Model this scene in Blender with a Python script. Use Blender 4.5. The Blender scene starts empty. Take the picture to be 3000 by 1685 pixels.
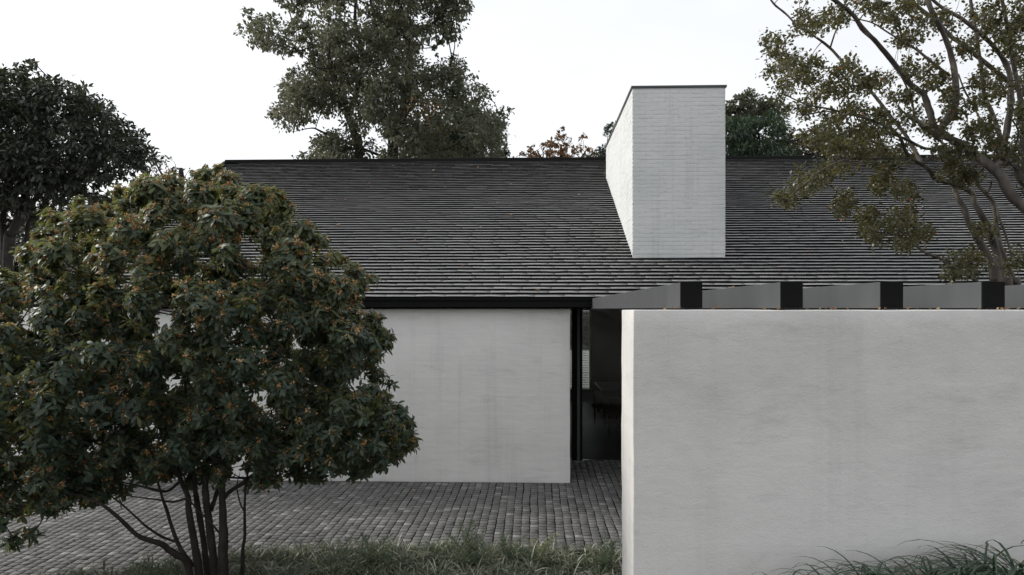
import bpy, bmesh, math, random
import numpy as np
from mathutils import Vector, Matrix, noise as mnoise

SC = bpy.context.scene
COL = SC.collection
rng = np.random.default_rng(7)
random.seed(7)

# ------------------------------------------------------------------ camera, sky, sun, exposure
H = 2.6                                   # eye height, level with the wall tops
F = 2000.0                                # focal length in photo pixels (3000 wide)
TH = math.atan(65 / 2000)
HOR = 905.0
cam_d = bpy.data.cameras.new('camera')
cam_d.sensor_width = 36.0
cam_d.lens = 24.0
cam_d.shift_y = (HOR - 842.5) / 3000
cam_d.clip_start = 0.05
cam_d.clip_end = 3000
cam = bpy.data.objects.new('camera', cam_d)
cam.location = (0, 0, H)
cam.rotation_euler = (math.pi / 2, 0, TH)
COL.objects.link(cam)
SC.camera = cam

SUN_DIR = Vector((-0.88, 0.24, 0.52)).normalized()      # towards the sun: left, a little behind the house
SUN_EL = math.asin(SUN_DIR.z)
SUN_AZ = math.atan2(SUN_DIR.x, SUN_DIR.y)
w = bpy.data.worlds.new('World')
SC.world = w
w.use_nodes = True
nt = w.node_tree
nt.nodes.clear()
sky = nt.nodes.new('ShaderNodeTexSky')
sky.sky_type = 'NISHITA'
sky.sun_disc = False
sky.sun_elevation = SUN_EL
sky.sun_rotation = SUN_AZ
sky.air_density = 1.0
sky.dust_density = 2.0
hs = nt.nodes.new('ShaderNodeHueSaturation')
hs.inputs['Saturation'].default_value = 0.35
mx = nt.nodes.new('ShaderNodeMix')
mx.data_type = 'RGBA'
mx.inputs['Factor'].default_value = 0.56
tco = nt.nodes.new('ShaderNodeTexCoord')                 # thin, slightly uneven white cloud layer
cmap = nt.nodes.new('ShaderNodeMapping')
cmap.inputs['Scale'].default_value = (1.0, 1.0, 2.2)
cno = nt.nodes.new('ShaderNodeTexNoise')
cno.inputs['Scale'].default_value = 2.6
cno.inputs['Detail'].default_value = 6
cra = nt.nodes.new('ShaderNodeMapRange')
cra.inputs['From Min'].default_value = 0.3
cra.inputs['From Max'].default_value = 0.7
cra.inputs['To Min'].default_value = 8.6
cra.inputs['To Max'].default_value = 10.2
ccol = nt.nodes.new('ShaderNodeVectorMath')
ccol.operation = 'SCALE'
ccol.inputs[0].default_value = (0.985, 1.0, 1.015)
nt.links.new(tco.outputs['Generated'], cmap.inputs['Vector'])
nt.links.new(cmap.outputs[0], cno.inputs['Vector'])
nt.links.new(cno.outputs['Fac'], cra.inputs['Value'])
nt.links.new(cra.outputs[0], ccol.inputs['Scale'])
nt.links.new(ccol.outputs[0], mx.inputs['B'])
bg = nt.nodes.new('ShaderNodeBackground')
bg.inputs['Strength'].default_value = 0.10
wo = nt.nodes.new('ShaderNodeOutputWorld')
nt.links.new(sky.outputs[0], hs.inputs['Color'])
nt.links.new(hs.outputs[0], mx.inputs['A'])
nt.links.new(mx.outputs['Result'], bg.inputs['Color'])
nt.links.new(bg.outputs[0], wo.inputs[0])

sun_d = bpy.data.lights.new('sun', 'SUN')
sun_d.energy = 1.75
sun_d.angle = math.radians(14)
sun_d.color = (1.0, 0.96, 0.90)
sun = bpy.data.objects.new('sun', sun_d)
sun.rotation_euler = SUN_DIR.to_track_quat('Z', 'Y').to_euler()
sun.location = (-20, 10, 20)
COL.objects.link(sun)

vs = SC.view_settings
vs.view_transform = 'Standard'
vs.look = 'None'
vs.exposure = 0.58
vs.gamma = 1.0
vs.use_curve_mapping = False
SC.render.engine = 'CYCLES'
SC.cycles.max_bounces = 7
SC.cycles.transparent_max_bounces = 8
SC.cycles.caustics_reflective = False
SC.cycles.caustics_refractive = False


# ------------------------------------------------------------------ helpers
def P(px, py, Y):
    """world point on the depth plane Y that the photo shows at (px, py)"""
    u = (px - 1500) / F
    c, s = math.cos(TH), math.sin(TH)
    X = Y * (u * c - s) / (c + u * s)
    d = -X * s + Y * c
    return Vector((X, Y, H - (py - HOR) / F * d))


def project(p):
    c, s = math.cos(TH), math.sin(TH)
    d = -p[0] * s + p[1] * c
    return 1500 + F * (p[0] * c + p[1] * s) / d, HOR - F * (p[2] - H) / d


def tag(o, label=None, cat=None, group=None, kind=None):
    if label: o['label'] = label
    if cat: o['category'] = cat
    if group: o['group'] = group
    if kind: o['kind'] = kind
    return o


def empty(name, loc=(0, 0, 0)):
    o = bpy.data.objects.new(name, None)
    o.empty_display_size = 0.2
    o.location = loc
    COL.objects.link(o)
    return o


def wloc(o):
    v = Vector((0, 0, 0))
    while o is not None:
        v += o.location
        o = o.parent
    return v


def link(name, me, mat=None, parent=None, world=True):
    """link a mesh whose vertices are in world space"""
    o = bpy.data.objects.new(name, me)
    if mat is not None and len(me.materials) == 0:
        me.materials.append(mat)
    COL.objects.link(o)
    if parent is not None:
        o.parent = parent
        if world:
            o.location = -wloc(parent)
    return o


def mesh_np(name, verts, tris, attr=None, smooth=False):
    me = bpy.data.meshes.new(name)
    verts = np.asarray(verts, dtype=np.float32).reshape(-1, 3)
    tris = np.asarray(tris, dtype=np.int32).reshape(-1, 3)
    me.vertices.add(len(verts))
    me.vertices.foreach_set('co', verts.ravel())
    me.loops.add(tris.size)
    me.loops.foreach_set('vertex_index', tris.ravel())
    me.polygons.add(len(tris))
    me.polygons.foreach_set('loop_start', np.arange(0, tris.size, 3, dtype=np.int32))
    me.polygons.foreach_set('loop_total', np.full(len(tris), 3, dtype=np.int32))
    if smooth:
        me.polygons.foreach_set('use_smooth', np.ones(len(tris), dtype=bool))
    me.update(calc_edges=True)
    if attr is not None:
        a = me.attributes.new('rnd', 'FLOAT', 'POINT')
        a.data.foreach_set('value', np.asarray(attr, dtype=np.float32))
    return me


class MB:
    """collects boxes and polygons into one mesh"""
    def __init__(self):
        self.v, self.f, self.a = [], [], []

    def add(self, vs_, fs, a=0.5):
        n = len(self.v)
        self.v += [tuple(q) for q in vs_]
        self.f += [tuple(i + n for i in f) for f in fs]
        self.a += [a] * len(vs_)

    def box(self, x0, x1, y0, y1, z0, z1, a=0.5):
        self.add([(x0, y0, z0), (x1, y0, z0), (x1, y1, z0), (x0, y1, z0), (x0, y0, z1), (x1, y0, z1), (x1, y1, z1), (x0, y1, z1)],
                 [(3, 2, 1, 0), (4, 5, 6, 7), (0, 1, 5, 4), (1, 2, 6, 5), (2, 3, 7, 6), (3, 0, 4, 7)], a)

    def mesh(self, name, attr=False, bevel=0, smooth=False):
        me = bpy.data.meshes.new(name)
        me.from_pydata(self.v, [], self.f)
        if attr:
            at = me.attributes.new('rnd', 'FLOAT', 'POINT')
            at.data.foreach_set('value', np.asarray(self.a, dtype=np.float32))
        if bevel:
            bm = bmesh.new(); bm.from_mesh(me)
            bmesh.ops.bevel(bm, geom=bm.edges[:], offset=bevel, segments=2, affect='EDGES', profile=0.5)
            bm.to_mesh(me); bm.free()
        if smooth:
            for p_ in me.polygons: p_.use_smooth = True
        me.update()
        return me


def box_obj(name, b, mat, parent=None, bevel=0):
    m = MB(); m.box(*b)
    return link(name, m.mesh(name, bevel=bevel), mat, parent)


def catmull(pts, rad, sub=4):
    pts = [Vector(p) for p in pts]
    n = len(pts)
    out, orad = [], []
    for i in range(n - 1):
        p0, p1, p2, p3 = pts[max(i - 1, 0)], pts[i], pts[i + 1], pts[min(i + 2, n - 1)]
        for k in range(sub):
            t = k / sub
            t2, t3 = t * t, t * t * t
            out.append(0.5 * ((2 * p1) + (p2 - p0) * t + (2 * p0 - 5 * p1 + 4 * p2 - p3) * t2 + (3 * p1 - p0 - 3 * p2 + p3) * t3))
            orad.append(rad[i] * (1 - t) + rad[i + 1] * t)
    out.append(pts[-1]); orad.append(rad[-1])
    return out, orad


def tube_arrays(pts, rad, sides=7, lump=0.0, sub=4, seed=0):
    pts, rad = catmull(pts, rad, sub) if sub > 1 else ([Vector(p) for p in pts], rad)
    V, T = [], []
    up = Vector((0.3, 0.9, 0.2)).normalized()
    n = len(pts)
    for i in range(n):
        d = (pts[min(i + 1, n - 1)] - pts[max(i - 1, 0)])
        d = d.normalized() if d.length > 1e-9 else Vector((0, 0, 1))
        a = up - d * up.dot(d)
        a = a.normalized() if a.length > 1e-6 else d.orthogonal().normalized()
        b = d.cross(a)
        for k in range(sides):
            an = 2 * math.pi * k / sides
            r = rad[i]
            if lump:
                r *= 1 + lump * mnoise.noise(Vector((math.cos(an) * 1.3 + seed, math.sin(an) * 1.3, i * 0.45 + seed)))
            V.append(pts[i] + (a * math.cos(an) + b * math.sin(an)) * r)
        if i:
            for k in range(sides):
                k2 = (k + 1) % sides
                p, q = (i - 1) * sides, i * sides
                T.append((p + k, p + k2, q + k2)); T.append((p + k, q + k2, q + k))
    V.append(pts[-1] + (pts[-1] - pts[-2]).normalized() * rad[-1])
    m = len(V) - 1
    for k in range(sides):
        T.append(((n - 1) * sides + k, (n - 1) * sides + (k + 1) % sides, m))
    return np.array([tuple(v) for v in V]), np.array(T)


class TubeSet:
    def __init__(self):
        self.V, self.T, self.n = [], [], 0

    def add(self, pts, rad, sides=5, lump=0.0, sub=3, seed=0):
        v, t = tube_arrays(pts, rad, sides, lump, sub, seed)
        self.V.append(v); self.T.append(t + self.n); self.n += len(v)

    def mesh(self, name):
        return mesh_np(name, np.concatenate(self.V), np.concatenate(self.T), smooth=True)


# ------------------------------------------------------------------ materials
def new_mat(name):
    m = bpy.data.materials.new(name)
    m.use_nodes = True
    t = m.node_tree
    b = t.nodes['Principled BSDF']
    return m, t, b


def N(t, kind, **kw):
    n = t.nodes.new(kind)
    for k, v in kw.items():
        if k in n.inputs: n.inputs[k].default_value = v
        else: setattr(n, k, v)
    return n


def L(t, a, b): t.links.new(a, b)


def pos_mapped(t, scale):
    g = N(t, 'ShaderNodeNewGeometry')
    m = N(t, 'ShaderNodeVectorMath', operation='MULTIPLY')
    m.inputs[1].default_value = scale
    L(t, g.outputs['Position'], m.inputs[0])
    return m.outputs[0]


def noise_tex(t, scale3, scale=1.0, detail=5.0, rough=0.55):
    n = N(t, 'ShaderNodeTexNoise')
    n.inputs['Scale'].default_value = scale
    n.inputs['Detail'].default_value = detail
    n.inputs['Roughness'].default_value = rough
    L(t, pos_mapped(t, scale3), n.inputs['Vector'])
    return n.outputs['Fac']


def ramp(t, fac, stops):
    r = N(t, 'ShaderNodeValToRGB')
    e = r.color_ramp.elements
    while len(e) < len(stops): e.new(0.5)
    for el, (p, c) in zip(e, stops):
        el.position = p
        el.color = (*c, 1) if len(c) == 3 else c
    L(t, fac, r.inputs[0])
    return r.outputs[0]


def mul(t, a, b, fac=1.0):
    m = N(t, 'ShaderNodeMix', data_type='RGBA', blend_type='MULTIPLY')
    m.inputs['Factor'].default_value = fac
    L(t, a, m.inputs['A']); L(t, b, m.inputs['B'])
    return m.outputs['Result']


def bump(t, b, hs_, dist=0.01, strength=1.0):
    prev = None
    for h, d, s in hs_:
        n = N(t, 'ShaderNodeBump')
        n.inputs['Strength'].default_value = s
        n.inputs['Distance'].default_value = d
        L(t, h, n.inputs['Height'])
        if prev is not None: L(t, prev, n.inputs['Normal'])
        prev = n.outputs[0]
    L(t, prev, b.inputs['Normal'])


def g3(v): return (v, v * 0.995, v * 0.985)


def mat_plaster(name, base=0.66, horiz=1.0, drips=1.0, grain=1.0, blotch=0.80, course=1.0):
    m, t, b = new_mat(name)
    b.inputs['Roughness'].default_value = 0.85
    b.inputs['Specular IOR Level'].default_value = 0.25
    c1 = ramp(t, noise_tex(t, (0.9, 0.9, 1.3), 1.0, 7, 0.62), [(0.28, g3(base * blotch)), (0.5, g3(base)), (0.75, g3(base * 1.07))])
    dr = ramp(t, noise_tex(t, (5.5, 5.5, 0.22), 1.0, 6, 0.65), [(0.30, g3(1 - 0.16 * drips)), (0.47, g3(1.0)), (1.0, g3(1.0))])
    sm = ramp(t, noise_tex(t, (2.2, 2.2, 7.5), 1.0, 6, 0.7), [(0.28, g3(0.86)), (0.44, g3(1.0)), (1.0, g3(1.0))])
    col = mul(t, mul(t, c1, dr), sm)
    L(t, col, b.inputs['Base Color'])
    g = N(t, 'ShaderNodeNewGeometry'); sx = N(t, 'ShaderNodeSeparateXYZ'); cx_ = N(t, 'ShaderNodeCombineXYZ')
    L(t, g.outputs['Position'], sx.inputs[0]); L(t, sx.outputs['X'], cx_.inputs['X']); L(t, sx.outputs['Z'], cx_.inputs['Y'])
    bk = N(t, 'ShaderNodeTexBrick')
    for k_, v_ in (('Scale', 1.0), ('Brick Width', 0.215), ('Row Height', 0.067), ('Mortar Size', 0.006), ('Mortar Smooth', 0.9)): bk.inputs[k_].default_value = v_
    wv = N(t, 'ShaderNodeVectorMath', operation='SCALE'); wv.inputs['Scale'].default_value = 1.0
    L(t, cx_.outputs[0], wv.inputs[0]); L(t, wv.outputs[0], bk.inputs['Vector'])
    inv = N(t, 'ShaderNodeMath', operation='SUBTRACT'); inv.inputs[0].default_value = 1.0; L(t, bk.outputs['Fac'], inv.inputs[1])
    worn = N(t, 'ShaderNodeMath', operation='MULTIPLY'); L(t, inv.outputs[0], worn.inputs[0]); L(t, noise_tex(t, (1.7, 1.7, 3.0), 1.0, 4, 0.6), worn.inputs[1])
    bump(t, b, [(worn.outputs[0], 0.0022 * course, 0.8), (noise_tex(t, (3.5, 3.5, 15), 1.0, 3, 0.5), 0.016 * horiz, 0.85),
                (noise_tex(t, (15, 15, 19), 1.0, 5, 0.6), 0.007 * grain, 0.8),
                (noise_tex(t, (85, 85, 110), 1.0, 3, 0.6), 0.0035 * grain, 0.9)])
    return m


def mat_brickpaint(name):
    m, t, b = new_mat(name)
    b.inputs['Roughness'].default_value = 0.75
    b.inputs['Specular IOR Level'].default_value = 0.3
    c1 = ramp(t, noise_tex(t, (1.1, 1.1, 1.6), 1.0, 6, 0.6), [(0.25, (0.60, 0.625, 0.63)), (0.55, (0.69, 0.705, 0.705)), (0.85, (0.72, 0.73, 0.725))])
    dr = ramp(t, noise_tex(t, (6.0, 6.0, 0.35), 1.0, 5, 0.6), [(0.28, g3(0.88)), (0.46, g3(1.0)), (1.0, g3(1.0))])
    L(t, mul(t, c1, dr), b.inputs['Base Color'])
    bump(t, b, [(noise_tex(t, (2.5, 2.5, 13), 1.0, 4, 0.6), 0.007, 0.8), (noise_tex(t, (9, 9, 20), 1.0, 4, 0.55), 0.006, 0.8), (noise_tex(t, (60, 60, 80), 1.0, 3, 0.6), 0.0025, 0.8)])
    return m


def mat_simple(name, col, rough=0.6, spec=0.5, metal=0.0, var=0.0, vscale=(3, 3, 3), bmp=0.0, bscale=(40, 40, 40)):
    m, t, b = new_mat(name)
    b.inputs['Roughness'].default_value = rough
    b.inputs['Specular IOR Level'].default_value = spec
    b.inputs['Metallic'].default_value = metal
    if var:
        lo = tuple(c * (1 - var) for c in col); hi = tuple(c * (1 + var) for c in col)
        L(t, ramp(t, noise_tex(t, vscale, 1.0, 6, 0.6), [(0.3, lo), (0.7, hi)]), b.inputs['Base Color'])
    else:
        b.inputs['Base Color'].default_value = (*col, 1)
    if bmp:
        bump(t, b, [(noise_tex(t, bscale, 1.0, 4, 0.6), bmp, 0.8)])
    return m


def attr_fac(t):
    a = N(t, 'ShaderNodeAttribute', attribute_name='rnd')
    return a.outputs['Fac']


def mat_leaf(name, stops, rough=0.4, spec=0.5, transl=0.25, tcol=(0.25, 0.3, 0.06)):
    m, t, b = new_mat(name)
    col = ramp(t, attr_fac(t), stops)
    L(t, col, b.inputs['Base Color'])
    b.inputs['Roughness'].default_value = rough
    b.inputs['Specular IOR Level'].default_value = spec
    tr = N(t, 'ShaderNodeBsdfTranslucent')
    tr.inputs['Color'].default_value = (*tcol, 1)
    mixs = N(t, 'ShaderNodeMixShader')
    mixs.inputs[0].default_value = transl
    L(t, b.outputs[0], mixs.inputs[1]); L(t, tr.outputs[0], mixs.inputs[2])
    L(t, mixs.outputs[0], t.nodes['Material Output'].inputs[0])
    return m


def mat_attr(name, stops, rough, spec, nz=0.25, nscale=(30, 30, 30), bmp=0.002, extra=None):
    m, t, b = new_mat(name)
    col = ramp(t, attr_fac(t), stops)
    nn = ramp(t, noise_tex(t, nscale, 1.0, 5, 0.6), [(0.25, g3(1 - nz)), (0.7, g3(1.0))])
    col = mul(t, col, nn)
    if extra is not None:
        col = mul(t, col, ramp(t, noise_tex(t, extra[0], 1.0, 5, 0.6), extra[1]))
    L(t, col, b.inputs['Base Color'])
    b.inputs['Roughness'].default_value = rough
    b.inputs['Specular IOR Level'].default_value = spec
    bump(t, b, [(noise_tex(t, nscale, 1.0, 4, 0.6), bmp, 0.8)])
    return m


M = {}
M['plaster_near'] = mat_plaster('plaster_near', 0.68, 0.14, 0.45, 0.6, 0.84, 0.06)
M['plaster_house'] = mat_plaster('plaster_house', 0.88, 0.40, 0.6, 0.3, 0.92, 0.55)
M['brick'] = mat_brickpaint('painted_brick')
M['tile'] = mat_attr('roof_tile', [(0.0, (0.245, 0.245, 0.25)), (0.6, (0.295, 0.295, 0.297)), (1.0, (0.35, 0.35, 0.348))], 0.33, 0.75, 0.2, (14, 14, 14), 0.0015)  # greys lifted to stand in for the sky reflected on tile tops
M['black'] = mat_simple('black_metal', (0.006, 0.006, 0.006), 0.6, 0.15)
M['dark_metal'] = mat_simple('dark_grey_metal', (0.075, 0.079, 0.081), 0.45, 0.45, 0.0, 0.10, (6, 6, 0.8))
M['beam_end'] = mat_simple('beam_end_black', (0.005, 0.005, 0.005), 0.7, 0.15)
M['cap'] = mat_simple('chimney_cap_metal', (0.06, 0.062, 0.063), 0.45, 0.5)
M['sett'] = mat_attr('paving_sett', [(0.0, (0.13, 0.13, 0.13)), (0.5, (0.172, 0.171, 0.170)), (0.85, (0.225, 0.224, 0.221)), (1.0, (0.33, 0.328, 0.322))], 0.75, 0.35, 0.25, (25, 25, 25), 0.003,
                     ((0.7, 0.7, 0.7), [(0.3, g3(0.72)), (0.6, g3(1.0))]))
M['bedding'] = mat_simple('joint_sand', (0.012, 0.0115, 0.011), 0.95, 0.05, 0, 0.4, (20, 20, 20))
M['soil'] = mat_simple('soil', (0.045, 0.037, 0.028), 0.95, 0.15, 0, 0.5, (6, 6, 6), 0.02, (18, 18, 18))
M['bark_dark'] = mat_simple('bark_dark', (0.034, 0.030, 0.026), 0.85, 0.25, 0, 0.45, (16, 16, 7), 0.006, (45, 45, 18))
M['bark_grey'] = mat_simple('bark_grey', (0.075, 0.066, 0.058), 0.8, 0.25, 0, 0.5, (10, 10, 4), 0.006, (40, 40, 14))
M['bark_myrtle'] = None
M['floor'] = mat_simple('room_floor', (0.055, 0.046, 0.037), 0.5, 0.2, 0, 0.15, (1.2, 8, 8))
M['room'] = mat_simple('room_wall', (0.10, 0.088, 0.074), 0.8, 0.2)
M['terrace'] = mat_simple('pale_terrace', (0.5, 0.49, 0.47), 0.8, 0.2, 0, 0.1)
M['blind'] = mat_simple('blind_slat', (0.62, 0.61, 0.58), 0.5, 0.3)
M['white'] = mat_simple('white_paint', (0.72, 0.71, 0.68), 0.5, 0.3)
M['chair'] = mat_simple('chair_fabric', (0.05, 0.047, 0.043), 0.8, 0.3, 0, 0.2, (30, 30, 30))
M['table'] = mat_simple('table_wood', (0.10, 0.085, 0.065), 0.4, 0.4, 0, 0.2, (3, 30, 3))

# peeling crape-myrtle bark
m, t, b = new_mat('bark_myrtle')
L(t, ramp(t, noise_tex(t, (7, 7, 2.2), 1.0, 6, 0.6), [(0.32, (0.034, 0.029, 0.025)), (0.50, (0.075, 0.064, 0.055)), (0.62, (0.13, 0.11, 0.09)), (0.74, (0.27, 0.22, 0.175))]), b.inputs['Base Color'])
b.inputs['Roughness'].default_value = 0.7
bump(t, b, [(noise_tex(t, (30, 30, 9), 1.0, 5, 0.6), 0.006, 0.8)])
M['bark_myrtle'] = m

# clear glass pane: mostly see-through, sky reflections by Fresnel
m, t, b = new_mat('clear_glass')
tr = N(t, 'ShaderNodeBsdfTransparent'); tr.inputs[0].default_value = (0.86, 0.88, 0.87, 1)
gl = N(t, 'ShaderNodeBsdfGlossy'); gl.inputs['Roughness'].default_value = 0.02
fr = N(t, 'ShaderNodeFresnel'); fr.inputs['IOR'].default_value = 1.45
mm = N(t, 'ShaderNodeMixShader')
L(t, fr.outputs[0], mm.inputs[0]); L(t, tr.outputs[0], mm.inputs[1]); L(t, gl.outputs[0], mm.inputs[2])
L(t, mm.outputs[0], t.nodes['Material Output'].inputs[0])
M['glass'] = m

M['leaf_osm'] = mat_leaf('osmanthus_leaf', [(0.0, (0.022, 0.040, 0.030)), (0.40, (0.042, 0.068, 0.047)), (0.68, (0.078, 0.098, 0.052)), (0.95, (0.165, 0.175, 0.070)), (1.0, (0.16, 0.075, 0.035))], 0.46, 0.40, 0.30, (0.26, 0.28, 0.08))
M['flower'] = mat_leaf('osmanthus_flower', [(0.0, (0.32, 0.15, 0.05)), (0.5, (0.52, 0.31, 0.15)), (1.0, (0.68, 0.52, 0.32))], 0.7, 0.2, 0.15, (0.6, 0.3, 0.08))
M['leaf_myrtle'] = mat_leaf('myrtle_leaf', [(0.0, (0.034, 0.039, 0.023)), (0.5, (0.062, 0.067, 0.036)), (0.85, (0.10, 0.096, 0.048)), (0.96, (0.15, 0.105, 0.045)), (1.0, (0.34, 0.08, 0.03))], 0.34, 0.55, 0.28, (0.22, 0.20, 0.06))
M['leaf_linden'] = mat_leaf('linden_leaf', [(0.0, (0.066, 0.085, 0.062)), (0.5, (0.110, 0.121, 0.086)), (0.85, (0.165, 0.162, 0.112)), (0.97, (0.18, 0.15, 0.10)), (1.0, (0.32, 0.17, 0.05))], 0.55, 0.35, 0.32, (0.26, 0.26, 0.16))
M['leaf_dark'] = mat_leaf('dark_evergreen_leaf', [(0.0, (0.034, 0.042, 0.036)), (0.6, (0.060, 0.070, 0.055)), (1.0, (0.115, 0.118, 0.082))], 0.4, 0.4, 0.14, (0.12, 0.13, 0.05))
M['leaf_green'] = mat_leaf('green_evergreen_leaf', [(0.0, (0.028, 0.052, 0.038)), (0.6, (0.050, 0.085, 0.058)), (1.0, (0.10, 0.125, 0.07))], 0.45, 0.4, 0.2, (0.12, 0.17, 0.07))
M['leaf_brown'] = mat_leaf('autumn_leaf', [(0.0, (0.13, 0.085, 0.055)), (0.5, (0.25, 0.155, 0.09)), (1.0, (0.38, 0.25, 0.14))], 0.6, 0.3, 0.3, (0.40, 0.22, 0.09))
M['leaf_taupe'] = mat_leaf('taupe_leaf', [(0.0, (0.05, 0.046, 0.036)), (0.5, (0.085, 0.072, 0.053)), (1.0, (0.16, 0.12, 0.085))], 0.55, 0.35, 0.25, (0.2, 0.16, 0.09))
M['cover'] = mat_leaf('ground_cover_blade', [(0.0, (0.032, 0.048, 0.030)), (0.42, (0.075, 0.095, 0.055)), (0.7, (0.19, 0.20, 0.13)), (1.0, (0.58, 0.57, 0.46))], 0.4, 0.5, 0.25, (0.22, 0.25, 0.10))
M['fern'] = mat_leaf('fern_frond', [(0.0, (0.06, 0.09, 0.068)), (0.6, (0.15, 0.19, 0.14)), (1.0, (0.36, 0.36, 0.21))], 0.6, 0.3, 0.3, (0.18, 0.22, 0.10))
M['grass'] = mat_leaf('grass_blade', [(0.0, (0.020, 0.038, 0.022)), (0.6, (0.034, 0.062, 0.034)), (0.92, (0.07, 0.085, 0.045)), (1.0, (0.22, 0.17, 0.09))], 0.45, 0.4, 0.15, (0.10, 0.16, 0.06))
M['litter'] = mat_leaf('dry_leaf', [(0.0, (0.12, 0.06, 0.03)), (0.6, (0.26, 0.15, 0.08)), (1.0, (0.42, 0.30, 0.19))], 0.7, 0.3, 0.15, (0.4, 0.2, 0.08))

# ------------------------------------------------------------------ ground
D = 10.10          # face of the house wall
NW0, NW1 = 3.85, 4.35   # near wall, front and back
NWX = 0.144 * NW0       # its left end
PAVE_END = 11.63


def bed_edge(x):
    if x > -1.8: return 7.20
    k = min(1.0, (-1.8 - x) / 3.0)
    return 7.20 - 0.95 * k * k * (3 - 2 * k) - max(0, -4.8 - x) * 0.45


def ground_z(x, y):
    if x > NWX + 0.2 and y > (NW0 + NW1) / 2: return -0.03
    e = bed_edge(x)
    s = min(1.0, max(0.0, (e - 1.3 - y) / 2.6))
    z = -0.03 + 0.92 * (s * s * (3 - 2 * s)) + (0.07 if e - 0.03 > y else 0)
    return z


xs = sorted(set(np.round(np.concatenate([np.array([-900, -300, -120, -60, -35, -22, -16, -12]), np.arange(-10, 10.01, 0.22), np.array([NWX + 0.15, NWX + 0.25, 12, 16, 22, 35, 60, 120, 300, 900])]), 3)))
ys = sorted(set(np.round(np.concatenate([np.array([-900, -300, -100, -40, -15, -6, -2, 0]), np.arange(1, 8.01, 0.18), np.array([4.05, 4.15, 8.5, 9, 10, 12, 14, 17, 20, 24, 30, 40, 60, 120, 300, 900])]), 3)))
gv = [(x, y, ground_z(x, y) + (0.025 * mnoise.noise(Vector((x * 1.5, y * 1.5, 0))) if y < bed_edge(x) - 0.1 else 0)) for y in ys for x in xs]
nx = len(xs)
gf = [(j * nx + i, j * nx + i + 1, (j + 1) * nx + i + 1, (j + 1) * nx + i) for j in range(len(ys) - 1) for i in range(nx - 1)]
me = bpy.data.meshes.new('ground'); me.from_pydata(gv, [], gf)
ground = link('ground', me, M['soil']); tag(ground, kind='structure')

# ------------------------------------------------------------------ paving of square setts
pm = MB()
pv0, pv1 = -9.6, 3.2
cols = 24
for i in range(cols):
    xa = pv0 + (pv1 - pv0) * i / cols; xb = pv0 + (pv1 - pv0) * (i + 1) / cols
    ya, yb = bed_edge(xa), bed_edge(xb)
    pm.add([(xa, ya, 0.0288), (xb, yb, 0.0288), (xb, PAVE_END, 0.0288), (xa, PAVE_END, 0.0288)], [(0, 1, 2, 3)])
    pm.add([(xa, ya, 0.0288), (xb, yb, 0.0288), (xb, yb, -0.10), (xa, ya, -0.10)], [(3, 2, 1, 0)])
paving = link('paving', pm.mesh('paving'), M['bedding']); tag(paving, kind='structure')


def sett_verts(w_, l_, h=0.03, c=0.003):
    a, b2 = w_ / 2, l_ / 2
    v = []
    for (e, z) in ((0, -0.03), (0, h - c), (c, h)):
        v += [(-a + e, -b2 + e, z), (a - e, -b2 + e, z), (a - e, b2 - e, z), (-a + e, b2 - e, z)]
    t_ = [(8, 9, 10), (8, 10, 11)]
    for r in (0, 4):
        for k in range(4):
            k2 = (k + 1) % 4
            t_ += [(r + k, r + k2, r + 4 + k2), (r + k, r + 4 + k2, r + 4 + k)]
    return np.array(v), np.array(t_)


PX, PY = 0.1005, 0.102
setts = []
ci = 0
x = pv0 + 0.05
while x < pv1:
    off = 2.5 * (0.5 + 0.35 * rng.normal()) * 0.06
    y = bed_edge(x) + 0.03 + off * 0.4
    ph = rng.uniform(0, 100)
    while y < PAVE_END - 0.04:
        wob = 0.009 * mnoise.noise(Vector((y * 1.7, ci * 0.35, 3.0))) + 0.006 * mnoise.noise(Vector((y * 5.0, ph, 8.0)))
        l_ = PY * rng.uniform(0.97, 1.03)
        if not (y > D - 0.05 and x < 0.53 - 0.02):
            setts.append((x + wob + rng.normal(0, 0.0012), y + l_ / 2, abs(rng.normal(0, 0.0008)), rng.normal(0, 0.009), PX * rng.uniform(0.915, 0.945), l_ - rng.uniform(0.010, 0.015), rng.normal(0, 0.002), rng.normal(0, 0.002)))
        y += l_
    x += PX
    ci += 1
sv = np.array(setts)
pxs = np.array([project((s[0], s[1], 0.0)) for s in setts])
okm = (pxs[:, 0] > 760) & (pxs[:, 0] < 1800) & (pxs[:, 1] < 1640)
order = np.where(okm)[0]
order = order[np.argsort(sv[order, 1])][:300]
single = np.zeros(len(setts), bool); single[order] = True
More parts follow.
